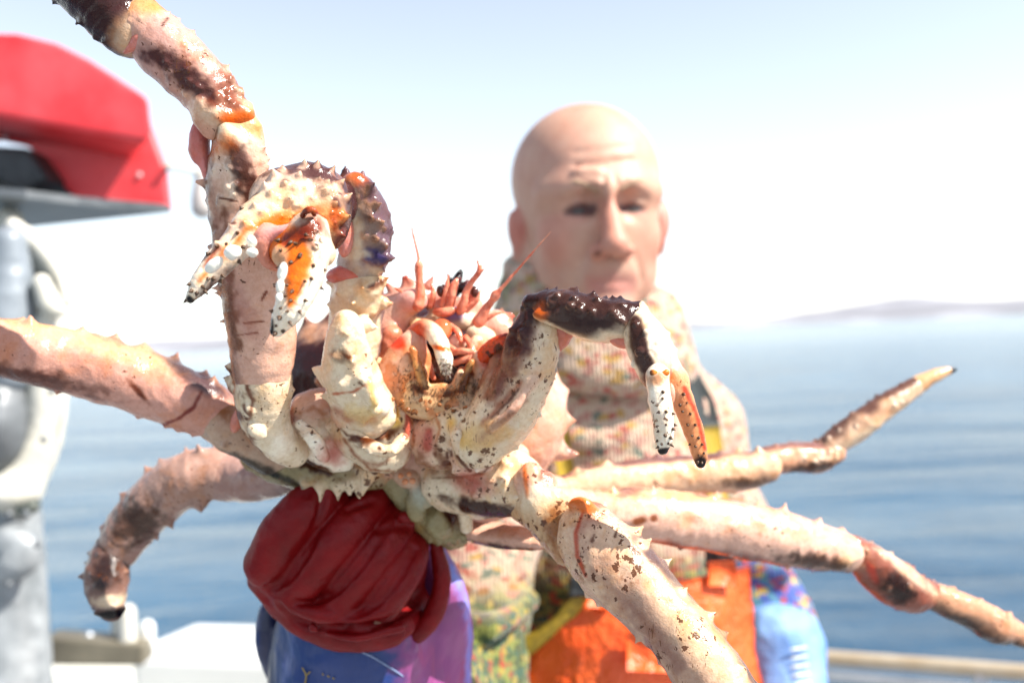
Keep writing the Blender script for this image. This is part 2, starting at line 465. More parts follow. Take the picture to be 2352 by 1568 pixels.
# ---- carapace behind
ca = [CELL(975, 905, .685, 300, 205, 175, 0, col=PURP), CELL(805, 870, .675, 175, 135, 110, 10, col=PURP, k=.02),
      CELL(1180, 960, .665, 118, 150, 110, 0, col=PINK, k=.02), CELL(960, 1120, .69, 250, 110, 110, 0, col=PINK, k=.03)]
for x, y, dx, dy in ((705, 752, -.1, 1), (730, 790, -.3, 1), (668, 800, -1, .6), (760, 745, 0, 1), (1262, 900, 1, .3), (1285, 960, 1, .1), (1290, 1030, 1, -.1), (640, 870, -1, .2), (930, 700, -.5, 1), (1140, 735, .4, 1)):
    ca.append(thorn(x, y + 8, .672, dx, dy, .2, 42, 20, col=PURP, tip=(.5, .28, .2), k=.008))
for i in range(26):
    a = rng.random() * 6.28; q = rng.random() ** .5
    ca.append(thorn(975 + 250 * q * math.cos(a), 880 + 150 * q * math.sin(a), .60 + .035 * q * q, .4 * math.cos(a), .4 * math.sin(a), 1, 26, 15, col=PURP, tip=TIPC, k=.006))
sculpt('carapace', ca, .0013, shell, crab, kc=.003, rough=(.0012, 90), speck=.1,
       paints=[('dir', DOWN, .2, .8, (*PINK, .9), .3, 60), ('ell', 720, 760, .655, 60, 26, 200, 8, (.5, .34, .26), .4, .3), ('ell', 1262, 960, .65, 80, 150, 300, 0, PINK, .4, .4)])

# ---- ventral shield, coxae
bd = [CELL(960, 1035, .615, 255, 75, 75, -3, col=PINK), CELL(730, 1005, .585, 105, 62, 60, -38, col=WHITE, k=.006),
      CT([(585, 1045, .62, 38), (660, 1075, .612, 44), (760, 1090, .608, 40), (860, 1088, .61, 34)], col=GREEN, k=.008),
      CELL(850, 1010, .575, 100, 66, 60, -30, col=CREAM, k=.0035), CELL(890, 975, .572, 58, 62, 52, 0, col=CREAM, k=.004), CELL(925, 985, .578, 34, 48, 45, 0, col=ROSE, k=.003), CT([(800, 985, .556, 14), (840, 1020, .550, 16), (895, 1035, .549, 14), (925, 1010, .555, 12)], col=CREAM, k=.008), CT([(690, 975, .560, 16), (720, 1010, .556, 16), (745, 1050, .560, 12)], col=WHITE, k=.010),
      CELL(1035, 1010, .575, 82, 68, 60, 20, col=CREAM, k=.003), CELL(985, 1015, .574, 40, 58, 48, 8, col=PINK, k=.003), CELL(1085, 1040, .568, 62, 52, 52, 35, col=PINK, k=.003), CT([(1040, 965, .56, 13), (1052, 1010, .552, 15), (1068, 1055, .554, 12)], col=CREAM, k=.008), CT([(1085, 1000, .556, 12), (1110, 1030, .553, 13), (1120, 1070, .556, 10)], col=PINK, k=.008),
      CT([(1030, 1110, .60, 62), (1100, 1120, .588, 66), (1170, 1120, .575, 64), (1225, 1130, .57, 52)], col=CREAM, k=.006),
      CELL(1180, 1070, .578, 60, 40, 45, -20, col=CREAM, k=.006),
      CT([(1020, 965, .565, 22), (1070, 955, .56, 26), (1120, 960, .558, 22)], col=CREAM, k=.005),
      CT([(700, 935, .575, 36), (740, 925, .575, 34)], col=PINK, k=.008)]
# seams between the plates
for pts in ([(948, 960, .56, 5), (952, 1020, .555, 4), (930, 1075, .56, 4)], [(780, 950, .55, 5), (790, 1010, .545, 4), (850, 1080, .55, 4)],
            [(1000, 1075, .55, 4), (1060, 1095, .545, 5), (1120, 1080, .545, 5), (1160, 1045, .545, 4)], [(640, 930, .55, 4), (655, 1000, .55, 5), (600, 1045, .56, 5)]):
    bd.append(CT(pts, op='sub', k=.004))
for x, y, dx, dy, L, r in ((848, 1088, -.3, -1, 48, 24), (735, 1118, 0, -1, 42, 14), (775, 1120, .1, -1, 34, 11), (700, 1112, -.2, -1, 24, 9), (800, 1112, .2, -1, 26, 9), (905, 950, 0, 1, 26, 14), (880, 935, -.2, 1, 22, 12), (820, 1108, .2, -1, 36, 9), (1025, 955, -.1, 1, 18, 12), (1095, 950, .1, 1, 18, 12)):
    bd.append(thorn(x, y, .598, dx, dy, .25, L, r, col=CREAM, tip=CREAM, k=.005))
gs = np.random.default_rng(77); bd0 = list(bd)
for x, y in ((725, 985), (748, 1012), (705, 1000), (760, 975), (830, 1030), (865, 1045), (880, 1005), (905, 1030), (850, 985), (1012, 1000), (1030, 1030), (1010, 1060), (1060, 990), (1095, 1070), (1130, 1120), (1160, 1105), (1090, 1135), (1185, 1140), (915, 965), (1075, 965), (735, 1050), (960, 1060), (1040, 1085), (1210, 1120), (1170, 1060)):
    bd += seated_thorn(bd0, x + 6 * gs.normal(), y + 6 * gs.normal(), 5 + 9 * gs.random(), 6 + 5 * gs.random(), col=CREAM, tip=WHITE, k=.004)
BROWN = (.14, .05, .012)
BR2 = (.16, .05, .012, .92)
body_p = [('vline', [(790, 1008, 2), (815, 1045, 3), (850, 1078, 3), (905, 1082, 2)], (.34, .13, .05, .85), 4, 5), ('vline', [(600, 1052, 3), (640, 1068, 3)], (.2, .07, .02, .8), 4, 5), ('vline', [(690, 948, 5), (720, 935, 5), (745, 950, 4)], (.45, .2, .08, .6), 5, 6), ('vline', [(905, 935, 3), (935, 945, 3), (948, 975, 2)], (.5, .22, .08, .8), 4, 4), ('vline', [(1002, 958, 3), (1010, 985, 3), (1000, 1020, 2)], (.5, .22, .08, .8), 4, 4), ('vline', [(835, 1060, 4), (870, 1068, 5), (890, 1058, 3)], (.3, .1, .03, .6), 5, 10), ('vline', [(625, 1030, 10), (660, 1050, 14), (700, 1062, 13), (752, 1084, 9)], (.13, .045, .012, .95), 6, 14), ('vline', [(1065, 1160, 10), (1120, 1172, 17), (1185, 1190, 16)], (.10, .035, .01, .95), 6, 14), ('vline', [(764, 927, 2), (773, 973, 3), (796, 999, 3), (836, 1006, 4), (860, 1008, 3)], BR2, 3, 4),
          ('vline', [(806, 1008, 6), (855, 1010, 4)], BR2, 4, 6), ('vline', [(880, 980, 5), (881, 981, 5)], BR2, 3, 4), ('vline', [(892, 1001, 6), (893, 1002, 5)], BR2, 3, 4), ('vline', [(871, 1029, 5), (873, 1030, 4)], BR2, 3, 4), ('vline', [(936, 955, 6), (938, 975, 9), (932, 1000, 7)], (*ROSE, .9), 4, 4), ('vline', [(908, 940, 7), (912, 952, 6)], (.70, .42, .05, .9), 4, 4),
          ('vline', [(1150, 1043, 2), (1108, 1087, 3), (1060, 1095, 2), (992, 1098, 2)], (.2, .07, .02, .8), 3, 3), ('vline', [(1050, 1046, 3), (1060, 1062, 4), (1080, 1080, 3)], BR2, 3, 5), ('vline', [(998, 1043, 5), (1000, 1048, 4)], BR2, 3, 4), ('vline', [(1026, 1040, 4), (1027, 1050, 4)], BR2, 3, 3), ('vline', [(1036, 1036, 3), (1037, 1046, 4)], BR2, 3, 3), ('vline', [(1023, 1063, 7), (1030, 1064, 6)], BR2, 3, 4),
          ('vline', [(1199, 1066, 2), (1208, 1134, 3)], (*ORNG, .9), 3, 2), ('vline', [(948, 950, 3), (950, 1020, 2), (925, 1078, 2)], (.45, .20, .09, .8), 4, 3), ('vline', [(664, 900, 3), (672, 960, 4), (655, 1010, 3)], (.5, .18, .05, .8), 4, 3), ('vline', [(985, 990, 6), (983, 1025, 9)], (*ROSE, .8), 5, 4),
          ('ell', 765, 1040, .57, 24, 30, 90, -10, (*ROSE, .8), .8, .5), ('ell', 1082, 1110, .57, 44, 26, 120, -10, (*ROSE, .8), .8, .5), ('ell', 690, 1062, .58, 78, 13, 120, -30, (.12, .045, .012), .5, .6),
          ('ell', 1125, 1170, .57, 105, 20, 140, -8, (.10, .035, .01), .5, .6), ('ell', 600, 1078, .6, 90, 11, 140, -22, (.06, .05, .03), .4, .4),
          ('ell', 985, 1010, .57, 18, 30, 90, 0, (*ROSE, .6), .8, .5), ('ell', 975, 1068, .57, 26, 26, 90, 0, (.3, .12, .04, .7), .6, 1.1), ('ell', 1022, 1058, .57, 16, 36, 90, 25, (.22, .08, .02, .8), .6, 1.0),
          ('ell', 910, 965, .57, 18, 18, 90, 0, (.8, .6, .15, .8), .6, .3), ('ell', 870, 1003, .56, 46, 9, 90, 22, (.2, .07, .02, .9), .6, .9), ('ell', 1040, 968, .57, 12, 22, 90, 0, (.75, .5, .12, .8), .6, .4),
          ('line', CT([(948, 960, .56, 5), (952, 1020, .555, 4), (930, 1075, .56, 4)]), (.6, .35, .22), .002, .002)]
sculpt('breastplate', bd, V1, shell, crab, kc=.002, rough=(.0012, 120), speck=.26, paints=body_p)

# abdomen flap hanging in shade, with its plates
ab = [CT([(905, 1085, .61, 42), (950, 1130, .615, 52), (1000, 1180, .62, 58), (1040, 1225, .63, 40)], col=GREEN, flat=(TOW, .6)),
      CELL(935, 1095, .60, 36, 24, 22, -15, col=(.62, .46, .36), k=.003), CELL(975, 1135, .602, 34, 30, 22, -40, col=(.46, .47, .40), k=.003),
      CELL(1010, 1200, .61, 30, 38, 24, -20, col=GREEN, k=.003), CELL(955, 1165, .605, 24, 34, 24, 10, col=GREEN, k=.003), CT([(1040, 1110, .60, 16), (1062, 1160, .60, 17), (1072, 1210, .605, 14)], col=CREAM, k=.006)]
for i in range(9): ab.append(thorn(945 + i * 11, 1150 + i * 9, .612, -.6, -.5, .3, 22, 8, col=GREEN, tip=GREEN, k=.003))
for i in range(6): ab.append(thorn(985 + i * 20, 1232 + (i % 2) * 5, .62, 0, -1, .2, 16, 8, col=GREEN, tip=BROWN, k=.003))
for x, y in ((920, 1092), (940, 1088), (930, 1106), (948, 1104)): ab.append(CELL(x, y, .588, 6, 6, 6, col=(.7, .4, .25)))
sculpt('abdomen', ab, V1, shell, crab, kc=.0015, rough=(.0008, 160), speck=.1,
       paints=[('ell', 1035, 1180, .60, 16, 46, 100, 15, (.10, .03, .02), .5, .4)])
rm = [CT([(1050, 1200, .635, 20), (1100, 1222, .63, 26), (1170, 1232, .62, 28), (1235, 1240, .61, 20), (1262, 1246, .61, 7)], col=PINK, flat=(TOW, 2.2), k=.003)]
for i in range(6): rm.append(thorn(1215 + i * 8, 1224 + i * 3, .61, .4, .8, .2, 10, 6, col=CREAM, tip=CREAM, k=.003))
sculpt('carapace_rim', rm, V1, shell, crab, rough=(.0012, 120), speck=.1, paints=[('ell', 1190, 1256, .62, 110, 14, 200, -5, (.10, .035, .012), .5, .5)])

# ---- walking legs: first piece carries the further pieces as its children
def leg(pieces):
    root = None
    for nm, prims, kw in pieces:
        o = sculpt(nm, prims, kw.pop('vox', V1), kw.pop('mat', shell), root if root is not None else crab, **kw)
        if root is None: root = o
    return root

# left front leg, raised
t1 = CT([(603, 872, .545, 62), (603, 830, .542, 71), (600, 760, .537, 77), (585, 680, .53, 75), (565, 600, .525, 69), (547, 500, .52, 66), (543, 430, .515, 68), (545, 370, .51, 64), (540, 320, .508, 50)], col=PINK)
m1 = [t1] + rows(t1, LEFT, .04, .8, 8, .0048, .0035, tip=BLK, rs=3) + rows(t1, RIGHT, .55, .98, 5, .004, .003, rs=4) + knobs(t1, TOW, .55, 1, 14, .0011, 5)
m1 += [thorn(575, 285, .505, .1, 1, .2, 32, 22, col=CREAM), CELL(525, 315, .497, 26, 34, 24, 25, col=CREAM, k=.004), CELL(565, 320, .51, 38, 50, 38, 10, col=PINK, k=.008), thorn(597, 390, .51, 1, .4, 0, 24, 12)]
i1 = CT([(606, 875, .545, 66), (602, 915, .55, 66), (612, 965, .556, 54), (640, 1012, .562, 46), (672, 1035, .57, 40)], col=CREAM)
isch1 = [i1, thorn(545, 848, .545, -1, .3, .2, 30, 22, col=CREAM), thorn(540, 880, .548, -1, .5, .2, 34, 24, col=CREAM, tip=BROWN), thorn(662, 900, .545, 1, .4, .3, 22, 16, col=CREAM), CELL(560, 830, .537, 22, 26, 22, col=CREAM), CELL(590, 990, .54, 26, 18, 16, -30, col=CREAM), CELL(575, 940, .535, 15, 15, 12, col=CREAM)]
c1 = CT([(545, 290, .508, 42), (512, 248, .507, 56), (468, 195, .505, 66), (405, 135, .503, 70), (350, 80, .502, 66), (332, 48, .502, 52)], col=(.62, .42, .37))
carp1 = [c1] + rows(c1, CD(.8, .6, .1), .0, .95, 8, .0042, .0042, tip=BLK, rs=7) + knobs(c1, TOW, .0, .95, 16, .0012, 8, col=(.75, .5, .35)) + knobs(c1, CD(.6, .5, .6), .0, .6, 9, .0013, 18, col=CREAM) + [CELL(492, 262, .496, 30, 15, 20, -25, col=CREAM, k=.008), CELL(476, 285, .50, 17, 34, 20, 25, col=(.66, .40, .30), k=.009), CELL(556, 262, .503, 30, 24, 22, col=ORNG, k=.005)]
p1 = CT([(305, 92, .503, 42), (283, 62, .503, 62), (240, 0, .503, 80), (175, -70, .503, 86), (110, -140, .505, 78), (30, -230, .51, 60)], col=(.10, .035, .03))
prop1 = [p1] + rows(p1, CD(-.8, -.5, .1), .0, .7, 6, .0045, .0035, tip=BLK, rs=9) + rows(p1, CD(.8, .5, .1), .0, .8, 5, .004, .0035, tip=BLK, rs=10) + [CELL(302, 80, .494, 17, 34, 20, -32, col=WHITE, k=.010)]
d1 = CT([(30, -230, .51, 50), (-60, -300, .52, 42), (-160, -330, .54, 26), (-230, -330, .55, 8)], col=PURP)
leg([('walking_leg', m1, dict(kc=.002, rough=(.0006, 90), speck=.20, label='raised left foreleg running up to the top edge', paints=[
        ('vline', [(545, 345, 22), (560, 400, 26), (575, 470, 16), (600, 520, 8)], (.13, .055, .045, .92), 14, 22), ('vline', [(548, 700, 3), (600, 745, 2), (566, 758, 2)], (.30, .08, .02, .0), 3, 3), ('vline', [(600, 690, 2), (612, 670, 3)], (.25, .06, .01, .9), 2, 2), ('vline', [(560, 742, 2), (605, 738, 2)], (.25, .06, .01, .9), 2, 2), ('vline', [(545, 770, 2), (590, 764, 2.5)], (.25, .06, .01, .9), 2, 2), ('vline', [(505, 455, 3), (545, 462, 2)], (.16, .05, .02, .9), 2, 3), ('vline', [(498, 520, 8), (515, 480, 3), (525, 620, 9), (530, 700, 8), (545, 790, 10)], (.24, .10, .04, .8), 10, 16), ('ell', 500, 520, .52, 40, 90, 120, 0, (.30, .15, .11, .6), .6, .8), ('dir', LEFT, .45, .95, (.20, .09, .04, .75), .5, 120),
        ('ell', 560, 700, .52, 22, 80, 80, 15, (.45, .22, .2, .4), .7, .6), ('ell', 528, 335, .505, 40, 26, 60, 35, (*ORNG, .9), .6, .5), ('ell', 575, 300, .51, 40, 30, 60, 0, (.75, .42, .15, .8), .6, .5)])),
     ('leg_segment', isch1, dict(kc=.002, rough=(.0012, 130), speck=.2, paints=[('dir', CD(-1, -.2, 0), .35, .9, (.22, .08, .02, .9), .8, 200), ('vline', [(545, 812, 4), (568, 826, 4), (603, 852, 4), (661, 873, 3)], (.58, .26, .22, .9), 3, 3), ('vline', [(565, 880, 4), (580, 920, 5), (572, 960, 5)], (.22, .07, .02, .85), 5, 12), ('ell', 650, 1010, .56, 26, 40, 60, -20, (*WHITE, .8), .4, .3)])),
     ('leg_segment', carp1, dict(kc=.0022, rough=(.0009, 110), speck=.22, paints=[('vline', [(330, 120, 12), (390, 140, 28), (450, 190, 26), (490, 225, 14)], (.14, .05, .045, .93), 16, 24), ('vline', [(372, 60, 3), (385, 42, 2)], (.06, .02, .01, .9), 2, 2), ('ell', 530, 235, .5, 34, 62, 70, 10, (.26, .08, .04, .8), .5, .7), ('ell', 340, 22, .5, 46, 34, 80, 0, (.75, .42, .16, .7), .5, .5), ('ell', 545, 272, .5, 42, 16, 60, 8, (*ORNG, .9), .6, .4)])),
     ('membrane', [CELL(458, 318, .512, 22, 56, 26, -8, col=(.66, .30, .27)), CELL(470, 370, .512, 12, 50, 20, 10, col=(.72, .36, .33), k=.006)], dict(mat=soft, rough=(.0008, 150))),
     ('membrane', [CT([(330, 32, .495, 8), (326, 70, .49, 11), (306, 105, .492, 12), (288, 118, .495, 7)], col=(.70, .36, .32))], dict(mat=soft, rough=(.0008, 150))),
     ('leg_segment', prop1, dict(kc=.002, rough=(.0006, 90), speck=.05, paints=[('ell', 292, 92, .49, 44, 50, 60, -30, (.62, .34, .16, .5), .5, .5)])),
     ('leg_tip', [d1], dict(vox=.0016, rough=(.0006, 90)))])
# left middle leg
t2 = CT([(505, 955, .605, 54), (470, 935, .603, 64), (430, 920, .60, 69), (350, 885, .60, 74), (250, 855, .595, 77), (150, 828, .59, 74), (50, 808, .58, 70), (-60, 790, .575, 66), (-200, 775, .57, 56)], col=(.66, .42, .35))
l2 = [t2] + rows(t2, UP, .08, .95, 9, .006, .0052, tip=(.7, .38, .28), rs=21, k=.006) + rows(t2, DOWN, .05, .95, 9, .0036, .0032, tip=BROWN, rs=22) + [thorn(500, 905, .60, .4, 1, .2, 20, 12, col=BLK)]
q2 = CT([(495, 950, .605, 56), (530, 985, .603, 52), (565, 1012, .606, 46), (620, 1050, .61, 42), (680, 1070, .61, 36)], col=(.6, .46, .36))
leg([('walking_leg', l2, dict(kc=.002, rough=(.0006, 90), speck=.13, label='middle left leg reaching out to the left edge', paints=[
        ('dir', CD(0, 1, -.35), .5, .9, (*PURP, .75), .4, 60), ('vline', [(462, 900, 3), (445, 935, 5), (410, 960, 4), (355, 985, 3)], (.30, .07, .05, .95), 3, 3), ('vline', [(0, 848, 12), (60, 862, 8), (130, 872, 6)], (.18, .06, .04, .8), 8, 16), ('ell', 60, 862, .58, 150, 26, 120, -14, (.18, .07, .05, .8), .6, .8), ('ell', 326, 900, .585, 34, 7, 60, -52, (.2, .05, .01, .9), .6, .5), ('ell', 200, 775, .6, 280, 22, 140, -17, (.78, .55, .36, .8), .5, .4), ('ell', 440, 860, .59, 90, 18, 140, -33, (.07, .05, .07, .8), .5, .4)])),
     ('leg_segment', [q2] + rows(q2, DOWN, 0, .5, 2, .004, .003, tip=BROWN, rs=31), dict(kc=.002, rough=(.0012, 120), speck=.18, paints=[('ell', 510, 935, .6, 40, 26, 60, -30, (.35, .14, .04, .8), .6, .6), ('ell', 590, 1075, .6, 90, 16, 100, -25, (.07, .05, .03, .9), .5, .5)])),
     ('membrane', [CELL(545, 965, .585, 14, 30, 20, -18, col=(.72, .40, .34))], dict(mat=soft)),
     ('leg_segment', [CT([(-190, 775, .57, 50), (-280, 800, .57, 56), (-360, 860, .57, 44)], col=PURP)], dict(vox=.0016, rough=(.001, 90))),
     ('leg_tip', [CT([(-360, 860, .57, 42), (-430, 960, .575, 44), (-470, 1080, .58, 28), (-480, 1180, .58, 6)], col=PURP)], dict(vox=.0016, rough=(.001, 90)))])
# left rear leg, hanging
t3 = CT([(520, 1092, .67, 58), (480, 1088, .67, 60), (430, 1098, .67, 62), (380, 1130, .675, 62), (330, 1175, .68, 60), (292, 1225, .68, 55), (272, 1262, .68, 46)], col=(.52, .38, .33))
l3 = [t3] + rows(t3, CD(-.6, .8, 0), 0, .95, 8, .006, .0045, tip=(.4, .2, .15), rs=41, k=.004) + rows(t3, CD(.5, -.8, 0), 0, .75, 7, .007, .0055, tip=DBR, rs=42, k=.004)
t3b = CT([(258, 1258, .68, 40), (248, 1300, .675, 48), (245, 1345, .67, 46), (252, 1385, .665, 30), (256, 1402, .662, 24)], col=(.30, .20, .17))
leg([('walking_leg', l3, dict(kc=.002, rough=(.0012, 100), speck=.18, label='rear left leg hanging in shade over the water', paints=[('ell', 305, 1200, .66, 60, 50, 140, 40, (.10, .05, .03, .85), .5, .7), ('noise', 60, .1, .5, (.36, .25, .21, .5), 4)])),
     ('leg_segment', [t3b] + rows(t3b, LEFT, 0, 1, 7, .0045, .004, tip=CREAM, rs=43) + rows(t3b, RIGHT, 0, 1, 4, .003, .003, rs=44) + rows(t3b, TOW, 0, 1, 4, .003, .003, rs=45),
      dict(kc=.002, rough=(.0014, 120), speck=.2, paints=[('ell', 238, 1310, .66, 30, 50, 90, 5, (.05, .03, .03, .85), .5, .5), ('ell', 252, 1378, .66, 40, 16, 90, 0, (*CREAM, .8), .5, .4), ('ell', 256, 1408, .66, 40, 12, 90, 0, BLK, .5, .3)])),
     ('leg_segment', [CT([(690, 1085, .62, 36), (640, 1098, .635, 40), (590, 1105, .65, 46), (550, 1098, .665, 54), (515, 1093, .67, 58)], col=(.5, .36, .32))] + [thorn(545, 1125, .66, .4, -1, 0, 26, 14, tip=DBR), thorn(570, 1110, .66, 1, -.3, 0, 20, 12, tip=DBR)], dict(rough=(.0008, 100), speck=.1))])
# right front leg, towards the lens
u1 = CT([(1352, 1232, .54, 80), (1400, 1288, .533, 88), (1460, 1345, .525, 84), (1530, 1420, .515, 78), (1595, 1500, .505, 78), (1655, 1580, .498, 78), (1720, 1670, .492, 74), (1780, 1760, .49, 66)], col=(.74, .57, .43))
r1 = [u1] + rows(u1, CD(.7, .7, 0), .04, .98, 9, .0062, .0042, tip=(.3, .15, .1), rs=51, k=.004) + rows(u1, CD(-.7, -.7, 0), .1, .98, 8, .0034, .0032, tip=BROWN, rs=52) + [CELL(1345, 1165, .532, 26, 20, 18, -30, col=CREAM, k=.004), CELL(1322, 1158, .535, 18, 14, 14, 0, col=ORNG, k=.004)]
v1_ = CT([(1215, 1150, .57, 52), (1255, 1178, .56, 56), (1290, 1208, .553, 62), (1318, 1232, .547, 70)], col=(.68, .52, .36))
isr = [v1_, CELL(1232, 1140, .555, 36, 28, 26, 20, col=CREAM, k=.005), CELL(1215, 1100, .56, 36, 42, 34, -20, col=PINK, k=.005), CELL(1252, 1112, .562, 26, 30, 26, -20, col=PINK, k=.005), thorn(1278, 1135, .555, .7, .7, 0, 16, 14, tip=BLK), thorn(1285, 1270, .55, -.2, -1, 0, 28, 16, col=CREAM), CT([(1245, 1125, .548, 3), (1225, 1175, .535, 3), (1205, 1190, .54, 3)], op='sub', k=.003)]
leg([('walking_leg', r1, dict(kc=.002, rough=(.0006, 90), speck=.36, label='right foreleg coming down towards the lens', paints=[
        ('dir', CD(.75, .6, -.15), .62, .95, (.13, .08, .09, .85), .4, 60), ('vline', [(1340, 1172, 3), (1322, 1225, 5), (1326, 1275, 5), (1345, 1322, 4)], (.56, .13, .05, .95), 3, 2), ('vline', [(1365, 1228, 3), (1360, 1242, 5)], (.13, .04, .01, .9), 3, 3), ('vline', [(1418, 1215, 2), (1412, 1232, 3)], (.13, .04, .01, .9), 2, 2), ('vline', [(1440, 1375, 12), (1560, 1530, 16)], (.30, .16, .12, .6), 20, 25), ('ell', 1500, 1450, .5, 50, 300, 140, 42, (.40, .24, .20, .5), .7, .7), ('ell', 1355, 1190, .53, 22, 40, 60, -40, (.35, .13, .1, .5), .6, .6),
        ('ell', 1340, 1160, .53, 34, 20, 60, -30, (*ORNG, .85), .6, .4), ('ell', 1620, 1440, .5, 60, 110, 80, 38, (.78, .68, .44, .5), .7, .4)])),
     ('leg_segment', isr, dict(kc=.002, rough=(.0012, 130), speck=.35, paints=[('ell', 1290, 1225, .54, 36, 60, 80, 25, (.32, .13, .03, .8), .6, .8), ('ell', 1207, 1100, .55, 6, 36, 60, 5, (*ORNG, .8), .6, .3), ('ell', 1258, 1100, .55, 22, 16, 60, -30, (*ROSE, .8), .6, .4), ('line', CT([(1245, 1125, .548, 3), (1225, 1175, .535, 3), (1205, 1190, .54, 3)]), BLK, .0015, .001)])),
     ('leg_segment', [CT([(1775, 1755, .49, 60), (1840, 1850, .50, 64), (1880, 1950, .51, 48)], col=PURP)], dict(vox=.0016, rough=(.001, 90))),
     ('leg_tip', [CT([(1880, 1950, .51, 44), (1890, 2080, .53, 46), (1860, 2200, .55, 28), (1840, 2300, .56, 6)], col=PURP)], dict(vox=.0016, rough=(.001, 90)))])
# right middle leg
u2 = CT([(1345, 1178, .64, 50), (1440, 1182, .645, 60), (1540, 1188, .65, 62), (1650, 1205, .66, 64), (1760, 1228, .668, 64), (1860, 1252, .675, 56), (1940, 1268, .68, 44)], col=(.74, .53, .44))
w2 = CT([(1955, 1262, .682, 36), (1995, 1290, .688, 44), (2040, 1330, .693, 52), (2090, 1358, .697, 48), (2130, 1362, .70, 34)], col=(.35, .16, .12))
w2b = CT([(2130, 1362, .70, 32), (2190, 1388, .702, 34), (2245, 1412, .705, 36), (2290, 1438, .707, 40), (2325, 1450, .71, 28), (2380, 1475, .712, 22), (2450, 1500, .715, 8)], col=(.62, .40, .28))
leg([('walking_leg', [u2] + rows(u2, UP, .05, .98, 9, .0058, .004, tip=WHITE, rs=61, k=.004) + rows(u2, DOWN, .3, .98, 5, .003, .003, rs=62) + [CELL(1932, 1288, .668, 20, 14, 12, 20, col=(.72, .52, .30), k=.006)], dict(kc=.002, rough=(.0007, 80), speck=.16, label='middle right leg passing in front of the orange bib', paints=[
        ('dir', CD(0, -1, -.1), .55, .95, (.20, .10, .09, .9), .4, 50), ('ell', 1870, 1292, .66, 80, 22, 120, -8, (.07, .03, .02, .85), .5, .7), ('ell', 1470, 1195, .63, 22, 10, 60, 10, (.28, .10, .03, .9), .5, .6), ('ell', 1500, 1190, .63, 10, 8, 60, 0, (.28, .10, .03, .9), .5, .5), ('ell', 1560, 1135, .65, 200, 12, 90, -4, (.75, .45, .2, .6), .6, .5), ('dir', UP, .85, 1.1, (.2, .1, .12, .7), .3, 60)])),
     ('leg_segment', [CT([(1190, 1140, .59, 40), (1260, 1160, .61, 46), (1320, 1172, .632, 50), (1352, 1178, .642, 52)], col=PINK)], dict(rough=(.0008, 100), speck=.15)),
     ('leg_segment', [w2] + rows(w2, CD(.5, .8, .2), 0, 1, 7, .003, .0026, tip=WHITE, rs=63) + knobs(w2, TOW, 0, 1, 10, .0011, 64, col=TIPC), dict(kc=.002, rough=(.0008, 100), speck=.1, paints=[('ell', 2050, 1340, .69, 50, 34, 90, -35, (*DBR, .9), .4, .5), ('ell', 2070, 1300, .69, 90, 14, 90, -38, (*CREAM, .7), .5, .5), ('ell', 1985, 1300, .69, 10, 30, 90, 30, (.7, .1, .05, .7), .5, .3)])),
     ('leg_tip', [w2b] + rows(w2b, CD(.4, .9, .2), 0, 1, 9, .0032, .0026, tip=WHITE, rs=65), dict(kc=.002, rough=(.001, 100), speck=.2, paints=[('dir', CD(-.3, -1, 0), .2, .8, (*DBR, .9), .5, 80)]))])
# right rear leg
u3 = CT([(1270, 1130, .70, 36), (1400, 1106, .71, 41), (1500, 1096, .72, 44), (1600, 1087, .73, 44), (1700, 1082, .735, 44), (1758, 1072, .738, 40)], col=(.74, .56, .42))
w3 = CT([(1768, 1058, .74, 33), (1820, 1050, .745, 35), (1875, 1052, .75, 36), (1915, 1036, .752, 28)], col=(.66, .44, .32))
w3b = CT([(1885, 1040, .752, 26), (1920, 1012, .753, 30), (1975, 974, .755, 33), (2040, 928, .76, 29), (2100, 890, .765, 20)], col=(.62, .45, .33))
leg([('walking_leg', [u3] + rows(u3, UP, .05, .98, 8, .0055, .0045, tip=TIPC, rs=71, k=.004) + rows(u3, DOWN, .2, .9, 4, .002, .003, rs=72), dict(kc=.002, rough=(.0008, 90), speck=.15, label='rear right leg stretched out over the water', paints=[
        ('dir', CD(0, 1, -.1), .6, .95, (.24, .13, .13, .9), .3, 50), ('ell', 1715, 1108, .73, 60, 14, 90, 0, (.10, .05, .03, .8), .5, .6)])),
     ('leg_segment', [CT([(1130, 1110, .61, 36), (1190, 1118, .645, 38), (1240, 1126, .68, 38), (1285, 1130, .702, 38)], col=PINK)], dict(rough=(.0008, 100), speck=.15)),
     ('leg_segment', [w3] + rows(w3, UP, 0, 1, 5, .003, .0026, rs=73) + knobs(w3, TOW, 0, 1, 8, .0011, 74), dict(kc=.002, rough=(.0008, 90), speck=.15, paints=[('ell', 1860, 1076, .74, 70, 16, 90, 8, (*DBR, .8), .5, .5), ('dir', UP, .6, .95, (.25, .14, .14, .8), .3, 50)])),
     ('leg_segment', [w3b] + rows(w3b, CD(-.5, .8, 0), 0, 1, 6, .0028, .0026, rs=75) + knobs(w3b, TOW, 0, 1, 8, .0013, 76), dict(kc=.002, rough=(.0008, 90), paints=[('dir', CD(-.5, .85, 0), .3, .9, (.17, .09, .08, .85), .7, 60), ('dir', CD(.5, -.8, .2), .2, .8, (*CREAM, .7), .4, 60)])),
     ('leg_tip', [CT([(2085, 898, .765, 19), (2140, 865, .768, 16), (2175, 852, .77, 11), (2196, 848, .77, 3)], col=(.70, .50, .32))], dict(rough=(.0008, 100), paints=[('ell', 2192, 848, .77, 12, 12, 90, 0, BLK, .4, .2)]))])

